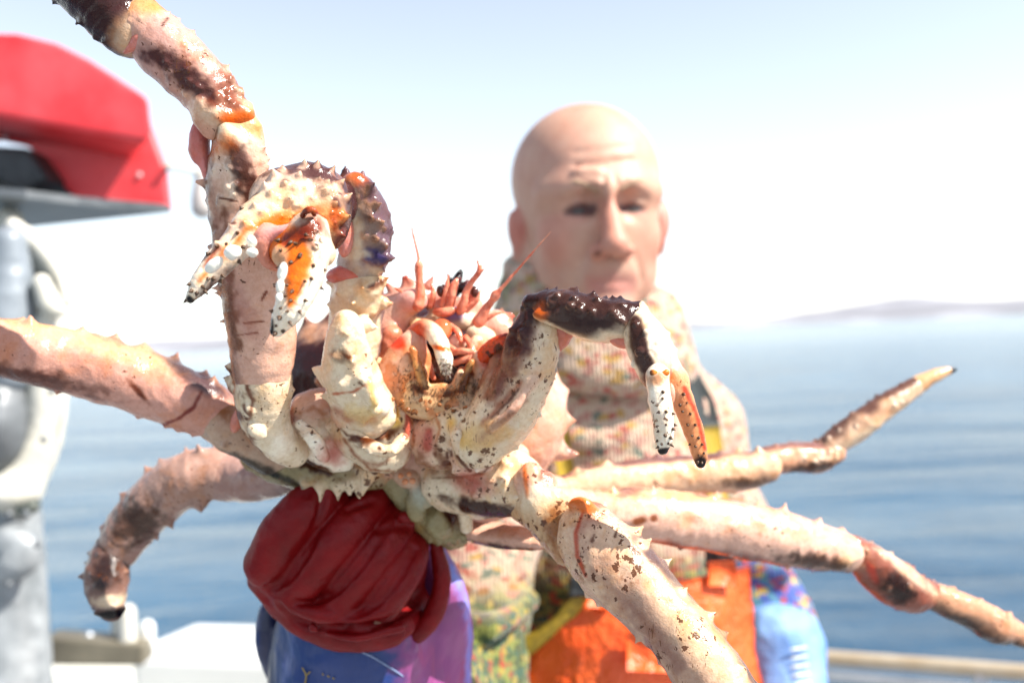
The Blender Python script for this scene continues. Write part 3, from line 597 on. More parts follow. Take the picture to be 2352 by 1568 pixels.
# ---- big claw on its arm
g1 = CT([(848, 945, .562, 62), (822, 900, .553, 66), (805, 850, .546, 60), (797, 800, .54, 50), (795, 762, .538, 40), (795, 742, .538, 32)], col=CREAM)
arm0 = [g1, CELL(850, 925, .548, 46, 26, 24, -20, col=WHITE, k=.004), CELL(795, 940, .56, 36, 40, 36, 0, col=PINK, k=.006), thorn(752, 862, .545, -1, .5, .2, 40, 24, col=CREAM, tip=CREAM), thorn(762, 912, .55, -1, .1, .2, 30, 20, col=CREAM, tip=CREAM), CELL(770, 870, .54, 16, 30, 14, 30, col=CREAM, k=.008), CELL(850, 900, .535, 14, 36, 14, 20, col=CREAM, k=.008), CT([(775, 925, .535, 3), (815, 942, .525, 4), (860, 930, .53, 3)], op='sub', k=.006)]
for x, y, L, r in ((795, 768, 14, 12), (806, 828, 20, 15), (828, 868, 12, 12), (770, 820, 12, 10), (846, 905, 16, 12), (858, 940, 14, 14), (812, 905, 10, 10), (785, 880, 12, 10), (835, 965, 12, 12)): arm0 += seated_thorn(arm0[:3], x, y, L, r, col=CREAM, tip=CREAM, k=.004)
g2_ = CT([(815, 790, .575, 58), (818, 740, .572, 62), (820, 690, .568, 62), (822, 655, .562, 56)], col=CREAM)
arm1 = [g2_, thorn(850, 695, .56, 1, -.05, .25, 58, 34, col=CREAM), thorn(850, 660, .555, 1, .5, .2, 56, 34, col=CREAM, tip=(.7, .4, .15)), thorn(765, 650, .56, -1, .2, 0, 18, 12), thorn(762, 700, .56, -1, .1, 0, 14, 10), thorn(835, 745, .55, .9, -.2, .3, 40, 24, col=CREAM, tip=CREAM), ]
for x, y, L, r in ((812, 690, 24, 15), (790, 735, 16, 12), (850, 715, 20, 14), (780, 672, 14, 10), (830, 660, 16, 12)): arm1 += seated_thorn(arm1[:1], x, y, L, r, col=CREAM, tip=(.72, .5, .3), k=.004)
g3 = CT([(828, 610, .56, 54), (842, 560, .553, 56), (842, 505, .545, 56), (830, 455, .538, 44), (815, 425, .532, 30)], col=(.50, .42, .38))
arm2 = [g3] + [thorn(x, y, .545, dx, dy, dz, 34, 22, col=PURP, tip=(.2, .1, .1), k=.004) for x, y, dx, dy, dz in ((870, 535, 1, .35, .2), (845, 465, .8, .6, .1), (822, 425, .4, 1, .1), (868, 560, 1, 0, .4), (876, 590, 1, -.1, .2), (858, 500, .9, .3, .5), (795, 415, 0, 1, .3))] + \
       knobs(g3, CD(.6, .2, .8), .1, 1, 18, .0014, 81, col=TIPC) + [thorn(868, 615, .55, .8, -.5, .3, 26, 18, col=CREAM)]
for x, y in ((862, 470), (870, 510), (858, 545), (875, 560), (845, 430), (872, 585), (850, 500)): arm2 += seated_thorn(arm2[:1], x, y, 22, 15, col=PURP, tip=TIPC, lean=(.4, .2), k=.004)
leg([('claw_arm', arm0, dict(kc=.002, rough=(.0014, 150), speck=.14, paints=[('vline', [(765, 905, 2), (812, 900, 3), (838, 884, 2)], (.5, .17, .07, .9), 3, 4), ('vline', [(770, 940, 8), (800, 960, 12), (860, 965, 10)], (.52, .28, .2, .8), 8, 6), ('vline', [(788, 812, 3), (800, 820, 5)], BR2, 3, 6), ('vline', [(826, 878, 4), (832, 884, 3)], BR2, 3, 5), ('vline', [(815, 950, 2), (845, 945, 3)], BR2, 3, 8), ('vline', [(850, 870, 6), (858, 930, 7)], (.70, .48, .16, .7), 6, 5), ('ell', 785, 815, .53, 26, 14, 60, 0, (.2, .08, .02, .6), .7, 1.0), ('ell', 830, 955, .54, 50, 22, 60, -15, (.72, .56, .30, .7), .6, .6), ('line', CT([(765, 905, .53, 3), (810, 900, .52, 3), (840, 885, .53, 2)]), (.55, .2, .1), .001, .002)])),
     ('arm_segment', arm1, dict(kc=.002, rough=(.0012, 130), speck=.06, paints=[('ell', 868, 652, .55, 26, 9, 80, 38, (.22, .08, .03, .9), .5, .5), ('dir', CD(1, 0, -.5), .6, .9, (.22, .14, .17, .8), .4, 60)])),
     ('membrane', [CELL(810, 630, .558, 62, 26, 44, 5, col=(.66, .28, .24))], dict(mat=soft, rough=(.001, 120))),
     ('arm_segment', arm2, dict(kc=.002, rough=(.001, 120), speck=.05, paints=[('dir', CD(.75, .35, .1), .15, .7, (.20, .13, .16, .92), .5, 60), ('ell', 855, 590, .54, 36, 22, 60, 0, (.07, .06, .22, .8), .6, .7), ('ell', 815, 545, .54, 22, 60, 90, 0, (*CREAM, .9), .5, .4), ('ell', 805, 410, .53, 34, 24, 60, 0, (*ORNG, .7), .6, .6), ('ell', 812, 585, .54, 36, 10, 80, 0, (*CREAM, .9), .5, .4)])),
     ('membrane', [CELL(797, 530, .54, 22, 62, 40, -8, col=(.72, .38, .34))], dict(mat=soft))])
pal = [CELL(690, 472, .495, 104, 84, 84, -6, col=(.60, .44, .36)), CELL(722, 432, .50, 72, 50, 62, -12, col=(.36, .22, .21), k=.009), CELL(640, 446, .495, 58, 46, 58, 30, col=(.6, .42, .32), k=.009),
       CT([(650, 480, .485, 62), (600, 512, .475, 54), (560, 545, .468, 44), (520, 582, .463, 37), (485, 620, .459, 31), (455, 655, .456, 25), (436, 684, .455, 15)], col=WHITE, k=.010),
       CELL(758, 512, .495, 40, 60, 56, 5, col=(.35, .10, .04), k=.01), CELL(700, 555, .51, 62, 40, 56, 0, col=CREAM, k=.01), CELL(782, 468, .525, 38, 54, 56, 0, col=PURP, k=.012),
       CELL(690, 538, .445, 74, 34, 62, 12, op='sub', k=.008), CELL(708, 488, .438, 20, 14, 18, 20, op='sub', k=.006),
       CELL(722, 492, .456, 10, 13, 10, 0, col=RUST, k=.004), CT([(695, 494, .45, 4.5), (703, 484, .447, 5), (716, 482, .447, 5), (722, 494, .45, 4)], col=WHITE, k=.001)]
base_pal = list(pal)
for x, y, L, r in ((700, 382, 24, 15), (728, 386, 22, 13), (688, 408, 24, 15), (632, 404, 24, 15), (624, 448, 22, 14), (585, 474, 20, 12), (562, 514, 16, 10), (664, 462, 20, 13), (655, 425, 18, 11), (612, 432, 22, 13), (762, 396, 24, 12), (780, 424, 26, 15), (745, 445, 24, 15), (768, 470, 20, 12), (789, 500, 26, 14), (783, 540, 26, 16), (776, 578, 20, 13), (700, 434, 14, 9), (733, 412, 16, 10),
                   (796, 452, 24, 14), (650, 390, 18, 12), (715, 455, 12, 8), (600, 490, 14, 9), (676, 436, 12, 8), (752, 420, 14, 9), (530, 520, 16, 10), (498, 560, 12, 9)):
    pal += seated_thorn(base_pal, x, y, L * .72, r * .95, col=(.58, .33, .25), lean=(0, .25))
g = np.random.default_rng(5)
for i in range(22):
    a = g.random() * 6.28; q = .2 + .7 * g.random(); h = seat(base_pal, 695 + 100 * q * math.cos(a), 455 - 78 * q * math.sin(a))
    if h: s_ = PR(1.6 + 1.6 * g.random(), .45); pal.append(Ell(h[0], (s_,) * 3, col=WHITE, k=.001))
for i in range(20):
    h = seat(base_pal, 650 + g.random() * 140, 482 + g.random() * 36)
    if h: pal.append(Ell(h[0], (PR(3, .45),) * 3, col=(.8, .6, .3), k=.001))
claw = sculpt('claw', pal, .0007, shell, crab, kc=.003, rough=(.0007, 150), speck=.04, label='big left claw with open pincers and knobbly purple palm', paints=[
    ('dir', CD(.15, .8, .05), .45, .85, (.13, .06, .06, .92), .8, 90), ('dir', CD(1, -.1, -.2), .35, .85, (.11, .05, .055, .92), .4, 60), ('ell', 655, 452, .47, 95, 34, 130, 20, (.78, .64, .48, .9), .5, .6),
    ('ell', 690, 500, .46, 112, 32, 130, 8, (.80, .33, .05, .9), .5, .5), ('ell', 745, 500, .46, 42, 52, 130, 10, (.55, .14, .02, .9), .5, .5), ('ell', 700, 502, .46, 44, 18, 130, 15, (.20, .035, .008, .9), .5, .4), ('ell', 780, 560, .48, 18, 50, 90, 10, (.2, .03, .01, .9), .4, .4),
    ('vline', [(640, 505, 14), (570, 535, 12), (520, 580, 9), (478, 622, 7), (455, 650, 5)], (.74, .24, .02, .95), 9, 8), ('vline', [(500, 568, 5), (468, 612, 4)], (.35, .07, .01, .8), 5, 5), ('ell', 575, 540, .455, 24, 18, 60, 30, (*WHITE, .9), .4, .3), ('ell', 431, 690, .45, 9, 13, 60, 20, BLK, .3, .2),
    ('ell', 560, 590, .47, 60, 22, 90, 35, (*WHITE, .9), .5, .3)])
fing = [CT([(712, 538, .462, 48), (706, 580, .455, 52), (692, 635, .45, 50), (676, 685, .447, 40), (655, 728, .446, 29), (637, 758, .446, 17)], col=WHITE),
        CELL(655, 575, .462, 38, 38, 34, 20, col=ORNG, k=.012), CELL(640, 583, .448, 18, 22, 14, 0, col=(.70, .42, .24), k=.004), CELL(752, 578, .468, 22, 30, 24, 0, col=(.75, .6, .4), k=.006), CELL(712, 520, .455, 20, 26, 20, 10, col=RUST, k=.008)]
for i in range(14): fing.append(CELL(700 + g.random() * 45, 530 + g.random() * 55, .445, 3, 3, 3, col=WHITE, k=.001))
sculpt('pincer_finger', fing, .0007, shell, claw, kc=.003, rough=(.0006, 150), speck=.05, label='moving finger of the big claw, orange along its inner edge', paints=[
    ('vline', [(668, 555, 36), (688, 600, 30), (676, 650, 22), (666, 700, 10)], (.80, .26, .02, .97), 10, 9), ('vline', [(655, 560, 12), (660, 545, 10)], (.30, .06, .01, .9), 8, 6), ('vline', [(700, 530, 16), (716, 560, 10)], (.26, .06, .02, .9), 8, 8), ('ell', 705, 535, .45, 44, 26, 80, 25, (.25, .05, .01, .9), .5, .5), ('ell', 715, 560, .44, 16, 30, 80, 10, (.5, .35, .25, .6), .6, .6),
    ('ell', 640, 582, .44, 17, 22, 60, 0, (.66, .44, .30, .8), .4, .2), ('ell', 618, 752, .44, 9, 24, 60, -8, BLK, .3, .2)])
sculpt('membrane', [CT([(612, 530, .462, 17), (600, 560, .458, 16), (612, 600, .462, 14), (650, 618, .468, 10)], col=(.72, .42, .34)), CELL(655, 530, .458, 50, 14, 20, 15, col=(.74, .42, .40), k=.008)], V1, soft, claw)
tooth_m = simple_mat('claw_tooth_enamel', (.86, .84, .78), (.80, .74, .62), 120, .25, 0, (.15, .0005))
for x, y, d, rx, ry, rot in ((533, 578, .4425, 21, 16, 15), (492, 607, .4435, 26, 12, 42), (577, 552, .4455, 10, 12, 0), (577, 579, .4455, 11, 8, 0)):
    sculpt('tooth', [CELL(x, y, d, rx, ry, 14, rot), CELL(x + 4, y + 3, d + .002, rx * .8, ry * .9, 12, rot, k=.002)], .0006, tooth_m, claw, rough=(.0011, 170))
for x, y, d, rx, ry, rot in ((650, 624, .435, 10, 20, -10), (643, 658, .434, 8, 14, -8), (640, 682, .434, 6, 10, 0)):
    sculpt('tooth', [CELL(x, y, d, rx, ry, 13, rot)], .0006, tooth_m, claw, rough=(.0011, 170))

# ---- small claw on the right
h1 = CT([(1100, 1015, .560, 62), (1145, 965, .555, 72), (1190, 900, .548, 66), (1222, 840, .542, 58), (1245, 780, .54, 46), (1248, 735, .54, 32)], col=CREAM)
sa0 = [h1, CELL(1150, 850, .56, 36, 88, 30, -28, col=(.45, .24, .17), k=.008), CT([(1195, 800, .545, 40), (1220, 745, .543, 34), (1240, 705, .542, 22)], col=DBR, k=.008)] + rows(h1, CD(1, -.5, 0), .1, .95, 6, .0024, .0026, tip=CREAM, rs=91) + \
      [thorn(1213, 775, .535, -.8, .5, .5, 34, 20, col=PINK), thorn(1190, 765, .54, -1, .5, 0, 22, 12, tip=(.1, .1, .2)), thorn(1210, 720, .54, -.7, .8, 0, 20, 10, tip=BLK), CT([(1128, 985, .535, 9), (1180, 940, .53, 8), (1230, 860, .53, 5)], col=PINK, k=.006)]
h2 = CT([(1228, 700, .542, 28), (1262, 704, .538, 38), (1310, 716, .532, 50), (1370, 735, .527, 52), (1420, 735, .523, 46), (1460, 728, .522, 30)], col=PURP)
sa1 = [h2] + rows(h2, UP, 0, 1, 7, .0035, .0032, tip=(.55, .4, .28), rs=93) + knobs(h2, CD(0, .3, 1), .05, .95, 16, .0014, 94, col=TIPC) + [thorn(1462, 712, .522, .5, 1, 0, 20, 16, tip=BLK), CT([(1235, 722, .53, 12), (1300, 742, .525, 13), (1370, 772, .522, 12)], col=(.7, .5, .3), k=.004)]
h3 = CT([(1468, 742, .52, 36), (1485, 780, .513, 48), (1503, 820, .508, 51), (1520, 858, .505, 46), (1532, 885, .503, 30)], col=CREAM)
sa2 = [h3] + knobs(h3, CD(-.3, .1, 1), .1, .85, 12, .0014, 95, col=WHITE) + rows(h3, CD(1, .3, 0), 0, 1, 6, .002, .0024, rs=96) + [thorn(1475, 705, .52, 0, 1, .2, 14, 12), CELL(1518, 853, .491, 20, 8, 9, -20, col=(.55, .22, .06), k=.004),
       CT([(1550, 875, .503, 28), (1568, 925, .502, 25), (1590, 985, .502, 22), (1606, 1038, .502, 18), (1609, 1064, .502, 9)], col=(.74, .40, .22), k=.006)] + [CELL(1500 + 8 * i, 855 + (i % 2) * 6, .486, 6, 6, 5, col=(.85, .5, .15)) for i in range(5)]
arm_r = leg([('claw_arm', sa0, dict(kc=.002, rough=(.001, 130), speck=.30, label='arm of the small right claw', paints=[('vline', [(1110, 975, 8), (1150, 930, 9), (1195, 880, 5)], (.42, .17, .09, .85), 7, 6), ('vline', [(1128, 960, 3), (1165, 925, 4), (1190, 895, 3)], (.16, .05, .02, .9), 3, 6), ('vline', [(1060, 1010, 14), (1110, 1020, 16), (1160, 985, 10)], (.66, .42, .10, .7), 14, 14), ('vline', [(1192, 790, 26), (1205, 750, 18), (1225, 705, 12)], (.10, .04, .035, .95), 8, 8), ('vline', [(1130, 905, 14), (1165, 850, 18)], (.36, .15, .09, .8), 10, 8), ('ell', 1168, 830, .54, 40, 90, 80, -28, (.24, .09, .06, .8), .5, .5), ('ell', 1205, 775, .54, 34, 60, 40, -25, (.10, .04, .035, .9), .5, .5), ('ell', 1105, 1000, .54, 60, 26, 70, 30, (.72, .55, .22, .7), .6, .7), ('ell', 1150, 970, .53, 60, 8, 70, 40, (.25, .09, .02, .8), .7, .9), ('ell', 1128, 990, .54, 70, 30, 80, 42, (.74, .56, .44, .5), .6, .4), ('line', CT([(1140, 968, .53, 3), (1190, 910, .52, 3), (1235, 865, .52, 2)]), (.5, .14, .04), .001, .002)])),
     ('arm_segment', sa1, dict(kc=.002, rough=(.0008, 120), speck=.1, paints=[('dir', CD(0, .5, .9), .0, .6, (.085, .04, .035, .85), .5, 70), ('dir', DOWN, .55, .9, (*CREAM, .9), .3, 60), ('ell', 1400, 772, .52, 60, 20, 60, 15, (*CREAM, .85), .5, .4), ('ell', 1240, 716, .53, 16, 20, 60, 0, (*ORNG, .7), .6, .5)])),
     ('membrane', [CT([(1262, 752, .545, 10), (1285, 772, .54, 24), (1278, 800, .54, 12)], col=(.68, .36, .30), flat=(TOW, .6)), CELL(1300, 756, .535, 18, 22, 10, 30, col=(.68, .36, .30), k=.006)], dict(mat=soft)),
     ('membrane', [CELL(1425, 770, .522, 30, 28, 20, -30, col=(.70, .36, .30)), CELL(1448, 760, .52, 16, 36, 16, 0, col=(.70, .38, .33), k=.006)], dict(mat=soft))])
claw2 = sculpt('claw', sa2, .0007, shell, crab, kc=.002, rough=(.0006, 150), speck=.1, label='small right claw hanging with its pincers down', paints=[
    ('vline', [(1458, 735, 14), (1466, 780, 20), (1480, 825, 20), (1494, 862, 12)], (.11, .05, .04, .96), 7, 8), ('ell', 1525, 862, .49, 34, 18, 60, -10, (.6, .22, .04, .9), .6, .5), ('ell', 1500, 880, .50, 40, 16, 60, -10, (.2, .05, .02, .8), .5, .5), ('vline', [(1572, 890, 5), (1600, 950, 5), (1620, 1030, 4)], (.46, .08, .03, .9), 5, 4), ('vline', [(1540, 720 , 2), (1541, 860, 3)], (.3, .2, .25, .5), 3, 2), ('ell', 1609, 1062, .50, 16, 20, 60, 0, BLK, .4, .4)])
f2 = [CT([(1512, 862, .49, 26), (1516, 910, .487, 27), (1523, 960, .485, 26), (1527, 1005, .485, 22), (1524, 1032, .485, 12)], col=WHITE)]
sculpt('pincer_finger', f2, .0007, shell, claw2, rough=(.0005, 150), speck=.22, paints=[('ell', 1512, 870, .48, 28, 14, 60, 0, (.5, .2, .05, .7), .6, .6), ('dir', RIGHT, .75, .95, (.5, .12, .04, .8), .3, 60), ('ell', 1523, 1038, .48, 22, 8, 60, 15, BLK, .4, .3)])
sculpt('membrane', [CELL(1540, 905, .492, 11, 26, 12, 0, col=(.76, .46, .38))], V1, soft, claw2)

# ---- dark bristle tufts on both claws
tuft_m = simple_mat('dark_bristle', (.035, .016, .008), (.12, .055, .02), 300, .4)
def cone_mesh(seg=7):
    V = [(0, 0, 1.0)]; Q = []
    for r, z in ((.55, .45), (1, 0), (.6, -.4)):
        for i in range(seg): V.append((r * math.cos(6.283 * i / seg) * (1 + .15 * math.sin(i * 3)), r * math.sin(6.283 * i / seg), z))
    me = bpy.data.meshes.new('bristle_tuft')
    fs = [(0, 1 + i, 1 + (i + 1) % seg) for i in range(seg)]
    for k in range(2): fs += [(1 + k*seg + i, 1 + (k+1)*seg + i, 1 + (k+1)*seg + (i+1) % seg, 1 + k*seg + (i+1) % seg) for i in range(seg)]
    me.from_pydata(V, [], fs); me.polygons.foreach_set('use_smooth', [True] * len(me.polygons)); me.materials.append(tuft_m); return me
tuft = cone_mesh()
def surface_hit(objs, px, py):
    """point and normal where the view ray of a photo point meets one of the shells"""
    dg = bpy.context.evaluated_depsgraph_get(); o0 = Vector(CL); dv = (Vector(CP(px, py, 1)) - o0).normalized(); best = None
    for ob in objs:
        wl = Vector(world_loc(ob)); hit, loc, nrm, _ = ob.ray_cast(o0 - wl, dv)
        if hit and (best is None or (loc + wl - o0).length < best[0]): best = ((loc + wl - o0).length, loc + wl, nrm, ob)
    return best
def tufts(objs, pts, rb, L):
    bpy.context.view_layer.update()
    for x, y in pts:
        h = surface_hit(objs, x, y)
        if h is None: continue
        _, p, n, ob = h; par = ob if ob.parent is crab else ob.parent
        n = (n + Vector(g.normal(size=3) * .15) + Vector(DOWN) * .25).normalized(); s = rb * (.7 + .5 * g.random())
        o = bpy.data.objects.new('bristle_tuft', tuft); COL.objects.link(o); o.parent = par
        o.location = Vector(p) - Vector(world_loc(par)); o.rotation_euler = n.to_track_quat('Z', 'Y').to_euler(); o.scale = (s, s, L * (.6 + .7 * g.random()))
big_f = [c for c in claw.children if c.name.startswith('pincer')][0]; sm_f = [c for c in claw2.children if c.name.startswith('pincer')][0]
tufts([claw, big_f], [(455, 609), (462, 585), (478, 584), (499, 565), (555, 480), (558, 567), (430, 640), (423, 660), (436, 652), (447, 618), (440, 668), (452, 673), (465, 658), (478, 640), (505, 645), (548, 600), (470, 668), (427, 690), (520, 560), (545, 535), (490, 640), (460, 690), (447, 694), (510, 632),
     (640, 552), (668, 557), (645, 575), (703, 538), (680, 560), (690, 585), (668, 603), (645, 612), (640, 650), (660, 655), (655, 678), (688, 590), (715, 640), (737, 660), (700, 645), (626, 715), (645, 708), (620, 745), (634, 748), (660, 715), (665, 740), (688, 715), (632, 765), (700, 690), (672, 668), (642, 730), (720, 610), (650, 760), (745, 620), (668, 690)], .0011, .0026)
tufts([claw2, sm_f], [(1523, 900), (1522, 915), (1510, 930), (1530, 945), (1545, 950), (1508, 965), (1530, 975), (1545, 985), (1512, 990), (1528, 1000), (1540, 1005), (1510, 1012), (1535, 1018), (1520, 1020), (1512, 1026), (1541, 1020), (1550, 960), (1549, 975),
     (1570, 905), (1578, 925), (1568, 945), (1586, 950), (1580, 975), (1597, 975), (1590, 1000), (1605, 1005), (1598, 1025), (1612, 1020), (1605, 1045), (1617, 1040), (1603, 1060), (1612, 1062), (1585, 1020), (1562, 930)], .0009, .0018)

# ---- mouth and head
mth0 = [CT([(868, 840, .585, 20), (884, 882, .578, 26), (920, 918, .572, 28), (980, 938, .57, 27), (1050, 944, .568, 27), (1105, 930, .57, 27), (1140, 895, .575, 24), (1150, 850, .58, 18)], col=(.76, .60, .42)),
        CELL(1010, 870, .605, 120, 90, 40, 0, col=(.10, .03, .01), k=.004), CELL(908, 845, .572, 34, 66, 26, -22, col=(.78, .52, .42), k=.004), CELL(955, 880, .566, 26, 44, 18, -14, col=(.80, .64, .46), k=.003), CELL(1064, 885, .566, 22, 40, 18, 12, col=(.80, .62, .48), k=.003),
        CELL(1115, 860, .566, 24, 58, 22, 20, col=(.80, .60, .52), k=.003), CELL(1012, 905, .568, 52, 26, 16, 0, col=(.66, .44, .26), k=.004), CELL(968, 812, .572, 18, 36, 16, 20, col=(.78, .40, .26), k=.003), CELL(1090, 795, .574, 20, 26, 16, -20, col=(.80, .58, .44), k=.003), CELL(1048, 788, .58, 26, 20, 16, 0, col=(.84, .66, .56), k=.003),
        CT([(905, 880, .575, 30), (925, 835, .57, 33), (945, 790, .572, 28), (962, 770, .575, 18)], col=(.74, .52, .42), k=.004), CT([(1100, 890, .575, 24), (1118, 850, .57, 27), (1128, 815, .572, 20)], col=(.76, .56, .48), k=.004),
        CT([(950, 905, .572, 18), (965, 870, .57, 17), (975, 840, .575, 12)], col=(.70, .46, .28), k=.003), CT([(1060, 910, .57, 18), (1058, 880, .568, 17), (1062, 850, .572, 11)], col=(.74, .50, .36), k=.003),
        CELL(1000, 925, .566, 70, 16, 16, -3, col=(.74, .56, .36), k=.004)]
for i in range(11):
    t = i / 10; mth0.append(thorn(948 + 26 * t, 802 + 88 * t, .560, .9, -.35, .25, 17, 8, col=(.55, .33, .14), tip=(.22, .08, .02), k=.0015)); mth0.append(thorn(1083 - 22 * t, 832 + 66 * t, .560, -.9, -.35, .25, 15, 7, col=(.55, .33, .14), tip=(.22, .08, .02), k=.0015))
for i in range(22): mth0.append(thorn(905 + 10.5 * i + 3 * g.normal(), 925 + 14 * math.sin(i / 21 * 3.14) + 9 * g.normal(), .556, .5 * g.normal(), -.8, .5, 9, 4, col=(.40, .20, .08), tip=(.12, .04, .01), k=.0015))
mouth = sculpt('mouth_frame', mth0, V1, shell, crab, kc=.002, rough=(.0009, 150), speck=.05, paints=[('noise', 170, .0, .2, (.62, .26, .10, .6), 11), ('vline', [(950, 885, 7), (980, 905, 6), (1010, 912, 6), (1060, 895, 6), (1078, 862, 6)], (.20, .06, .015, .85), 6, 14), ('ell', 918, 790, .57, 22, 16, 60, 0, (.7, .10, .04, .9), .5, .3), ('ell', 1120, 830, .57, 22, 16, 60, 0, (.7, .16, .08, .8), .5, .3)])
cheek = [CELL(885, 775, .60, 48, 105, 40, -24, col=(.72, .46, .38)), CELL(925, 712, .60, 60, 24, 30, 28, col=CREAM, k=.01), CELL(855, 735, .605, 34, 62, 30, -30, col=(.26, .18, .22), k=.008), CT([(895, 905, .59, 22), (880, 850, .59, 26), (900, 770, .585, 22)], col=(.70, .34, .24), k=.006)]
for x, y, dx, dy in ((905, 668, -.6, .5), (880, 690, -.8, .4), (930, 662, -.2, 1), (985, 655, .5, 1), (948, 655, -.5, .7)): cheek.append(thorn(x, y, .60, dx, dy, .2, 26, 10, col=(.62, .34, .28), tip=(.5, .16, .12), k=.004))
cheek += [CELL(950, 690, .592, 34, 24, 26, 0, col=(.76, .46, .40), k=.006)]
sculpt('cheek_plate', cheek, V1, shell, crab, kc=.002, rough=(.001, 130), speck=.05)
ch2 = [CT([(1165, 770, .60, 20), (1160, 820, .598, 30), (1140, 880, .595, 32), (1118, 930, .592, 20)], col=(.42, .20, .16)), CELL(1150, 765, .602, 36, 48, 30, 10, col=(.76, .58, .46), k=.008), CELL(1115, 745, .598, 34, 28, 26, 0, col=(.74, .44, .36), k=.006)]
for x, y, dx, dy in ((1150, 720, 1, .1), (1085, 690, .2, 1), (1160, 735, 1, .4)): ch2.append(thorn(x - 8, y + 4, .60, dx, dy, .2, 34, 10, col=(.72, .34, .28), tip=(.6, .15, .1), k=.004))
sculpt('cheek_plate', ch2, V1, shell, crab, kc=.002, rough=(.001, 130), speck=.05)
fr = [CELL(1035, 735, .60, 66, 24, 24, -4, col=CREAM), CELL(1010, 695, .605, 36, 26, 24, 0, col=(.72, .42, .36), k=.005), CELL(1075, 705, .605, 34, 26, 24, 0, col=(.72, .46, .38), k=.005), CELL(1040, 720, .593, 22, 16, 14, 0, col=(.30, .22, .40), k=.004), CELL(975, 745, .596, 36, 18, 20, -15, col=(.76, .58, .40), k=.004), CELL(1105, 770, .592, 34, 22, 20, -10, col=CREAM, k=.005),
      CELL(965, 760, .592, 26, 20, 18, 0, col=(.7, .6, .4), k=.003), CELL(1098, 792, .59, 22, 20, 16, 0, col=(.8, .6, .4), k=.003),
      CT([(1025, 690, .62, 20), (1040, 665, .625, 16), (1052, 640, .63, 10), (1058, 622, .63, 3)], col=DBR, k=.005)] + [thorn(x, y, .622, dx, dy, .2, 24, 9, col=DBR, tip=(.3, .1, .1)) for x, y, dx, dy in ((1028, 670, -.7, 1), (1045, 655, .8, 1), (1035, 650, -.3, 1), (1062, 660, .6, .8))]
sculpt('rostrum', fr, V1, shell, crab, kc=.0015, rough=(.0008, 150), speck=.02)
redm = simple_mat('red_wet_limb', (.55, .10, .045), (.78, .30, .18), 180, .18, 0, (.3, .0006), sss=.2)
eye_m = simple_mat('black_eye', (.02, .008, .006), (.09, .02, .01), 90, .08, 0, (.05, .0003))
orb = simple_mat('orange_red_bead', (.62, .06, .02), (.75, .16, .05), 90, .08, 0, (.05, .0003), sss=.2)
pinkm = shell_mat('pink_limb_shell', .18, .2)
for pts in ([(990, 700, .592, 8), (995, 672, .59, 6), (990, 650, .59, 2)], [(1018, 700, .59, 7), (1024, 668, .588, 6), (1030, 632, .588, 2)], [(1072, 712, .588, 7), (1096, 688, .586, 5), (1104, 664, .586, 2)], [(1110, 735, .582, 8), (1135, 722, .58, 5), (1158, 716, .58, 2)], [(940, 690, .592, 8), (925, 672, .59, 5), (908, 662, .59, 2)]):
    sculpt('feeler', [CT(pts)], .00055, redm, crab, rough=(.0006, 250))
for x, y, x2, y2 in ((1012, 669, 1030, 678), (1090, 670, 1078, 684)):
    st = sculpt('eye_stalk', [CT([(x2, y2, .597, 11), (x + (x2 - x) * .35, y + (y2 - y) * .4, .594, 11)], col=(.78, .40, .34))], .0006, pinkm, crab)
    sculpt('eye', [CELL(x, y, .592, 10, 14, 10, 15)], .0005, eye_m, st)
sculpt('bead', [CELL(1015, 756, .578, 25, 24, 22), CELL(1016, 770, .574, 14, 12, 12, 0, k=.003)], .0006, orb, mouth)
for pts in ([(960, 700, .588, 15), (965, 668, .588, 12), (963, 640, .588, 9), (962, 612, .588, 10), (962, 598, .588, 5), (957, 572, .588, 3.2), (948, 535, .588, 2.1), (940, 488, .588, 1.0)],
            [(1100, 738, .58, 15), (1115, 712, .578, 11), (1130, 690, .576, 8), (1138, 678, .575, 11), (1150, 664, .573, 5), (1190, 618, .57, 3.2), (1230, 572, .565, 2.4), (1269, 528, .56, 1.2)]):
    sculpt('antenna', [CT(pts)], .00055, redm, crab, rough=(.0005, 200))
for pts in ([(1030, 712, .59, 12), (1038, 690, .588, 9), (1040, 665, .588, 10), (1046, 650, .588, 7), (1050, 640, .588, 2)], [(1058, 712, .588, 12), (1066, 690, .586, 9), (1072, 668, .586, 8), (1085, 645, .584, 7), (1100, 625, .582, 7), (1102, 610, .582, 5), (1097, 600, .582, 2)],
            [(1100, 628, .582, 5), (1112, 618, .58, 2)], [(1003, 715, .592, 10), (1020, 718, .588, 12), (1038, 712, .588, 10)]):
    sculpt('antennule', [CT(pts)], .00055, redm, crab, rough=(.0006, 250))
lw = (.80, .60, .50)
sculpt('mouth_limb', [CT([(948, 765, .575, 17), (975, 752, .568, 20), (998, 768, .562, 22), (1014, 796, .558, 20)], col=(.80, .34, .20), col1=WHITE), CT([(1014, 800, .556, 19), (1022, 825, .553, 19), (1024, 850, .552, 13)], col=WHITE, k=.001)], V1 * .8, pinkm, crab, kc=.002, rough=(.0005, 200),
       paints=[('ell', 1013, 800, .55, 24, 6, 60, -12, (.75, .22, .05), .5, .2), ('ell', 955, 762, .56, 22, 20, 60, 0, (.66, .12, .05, .8), .5, .3)])
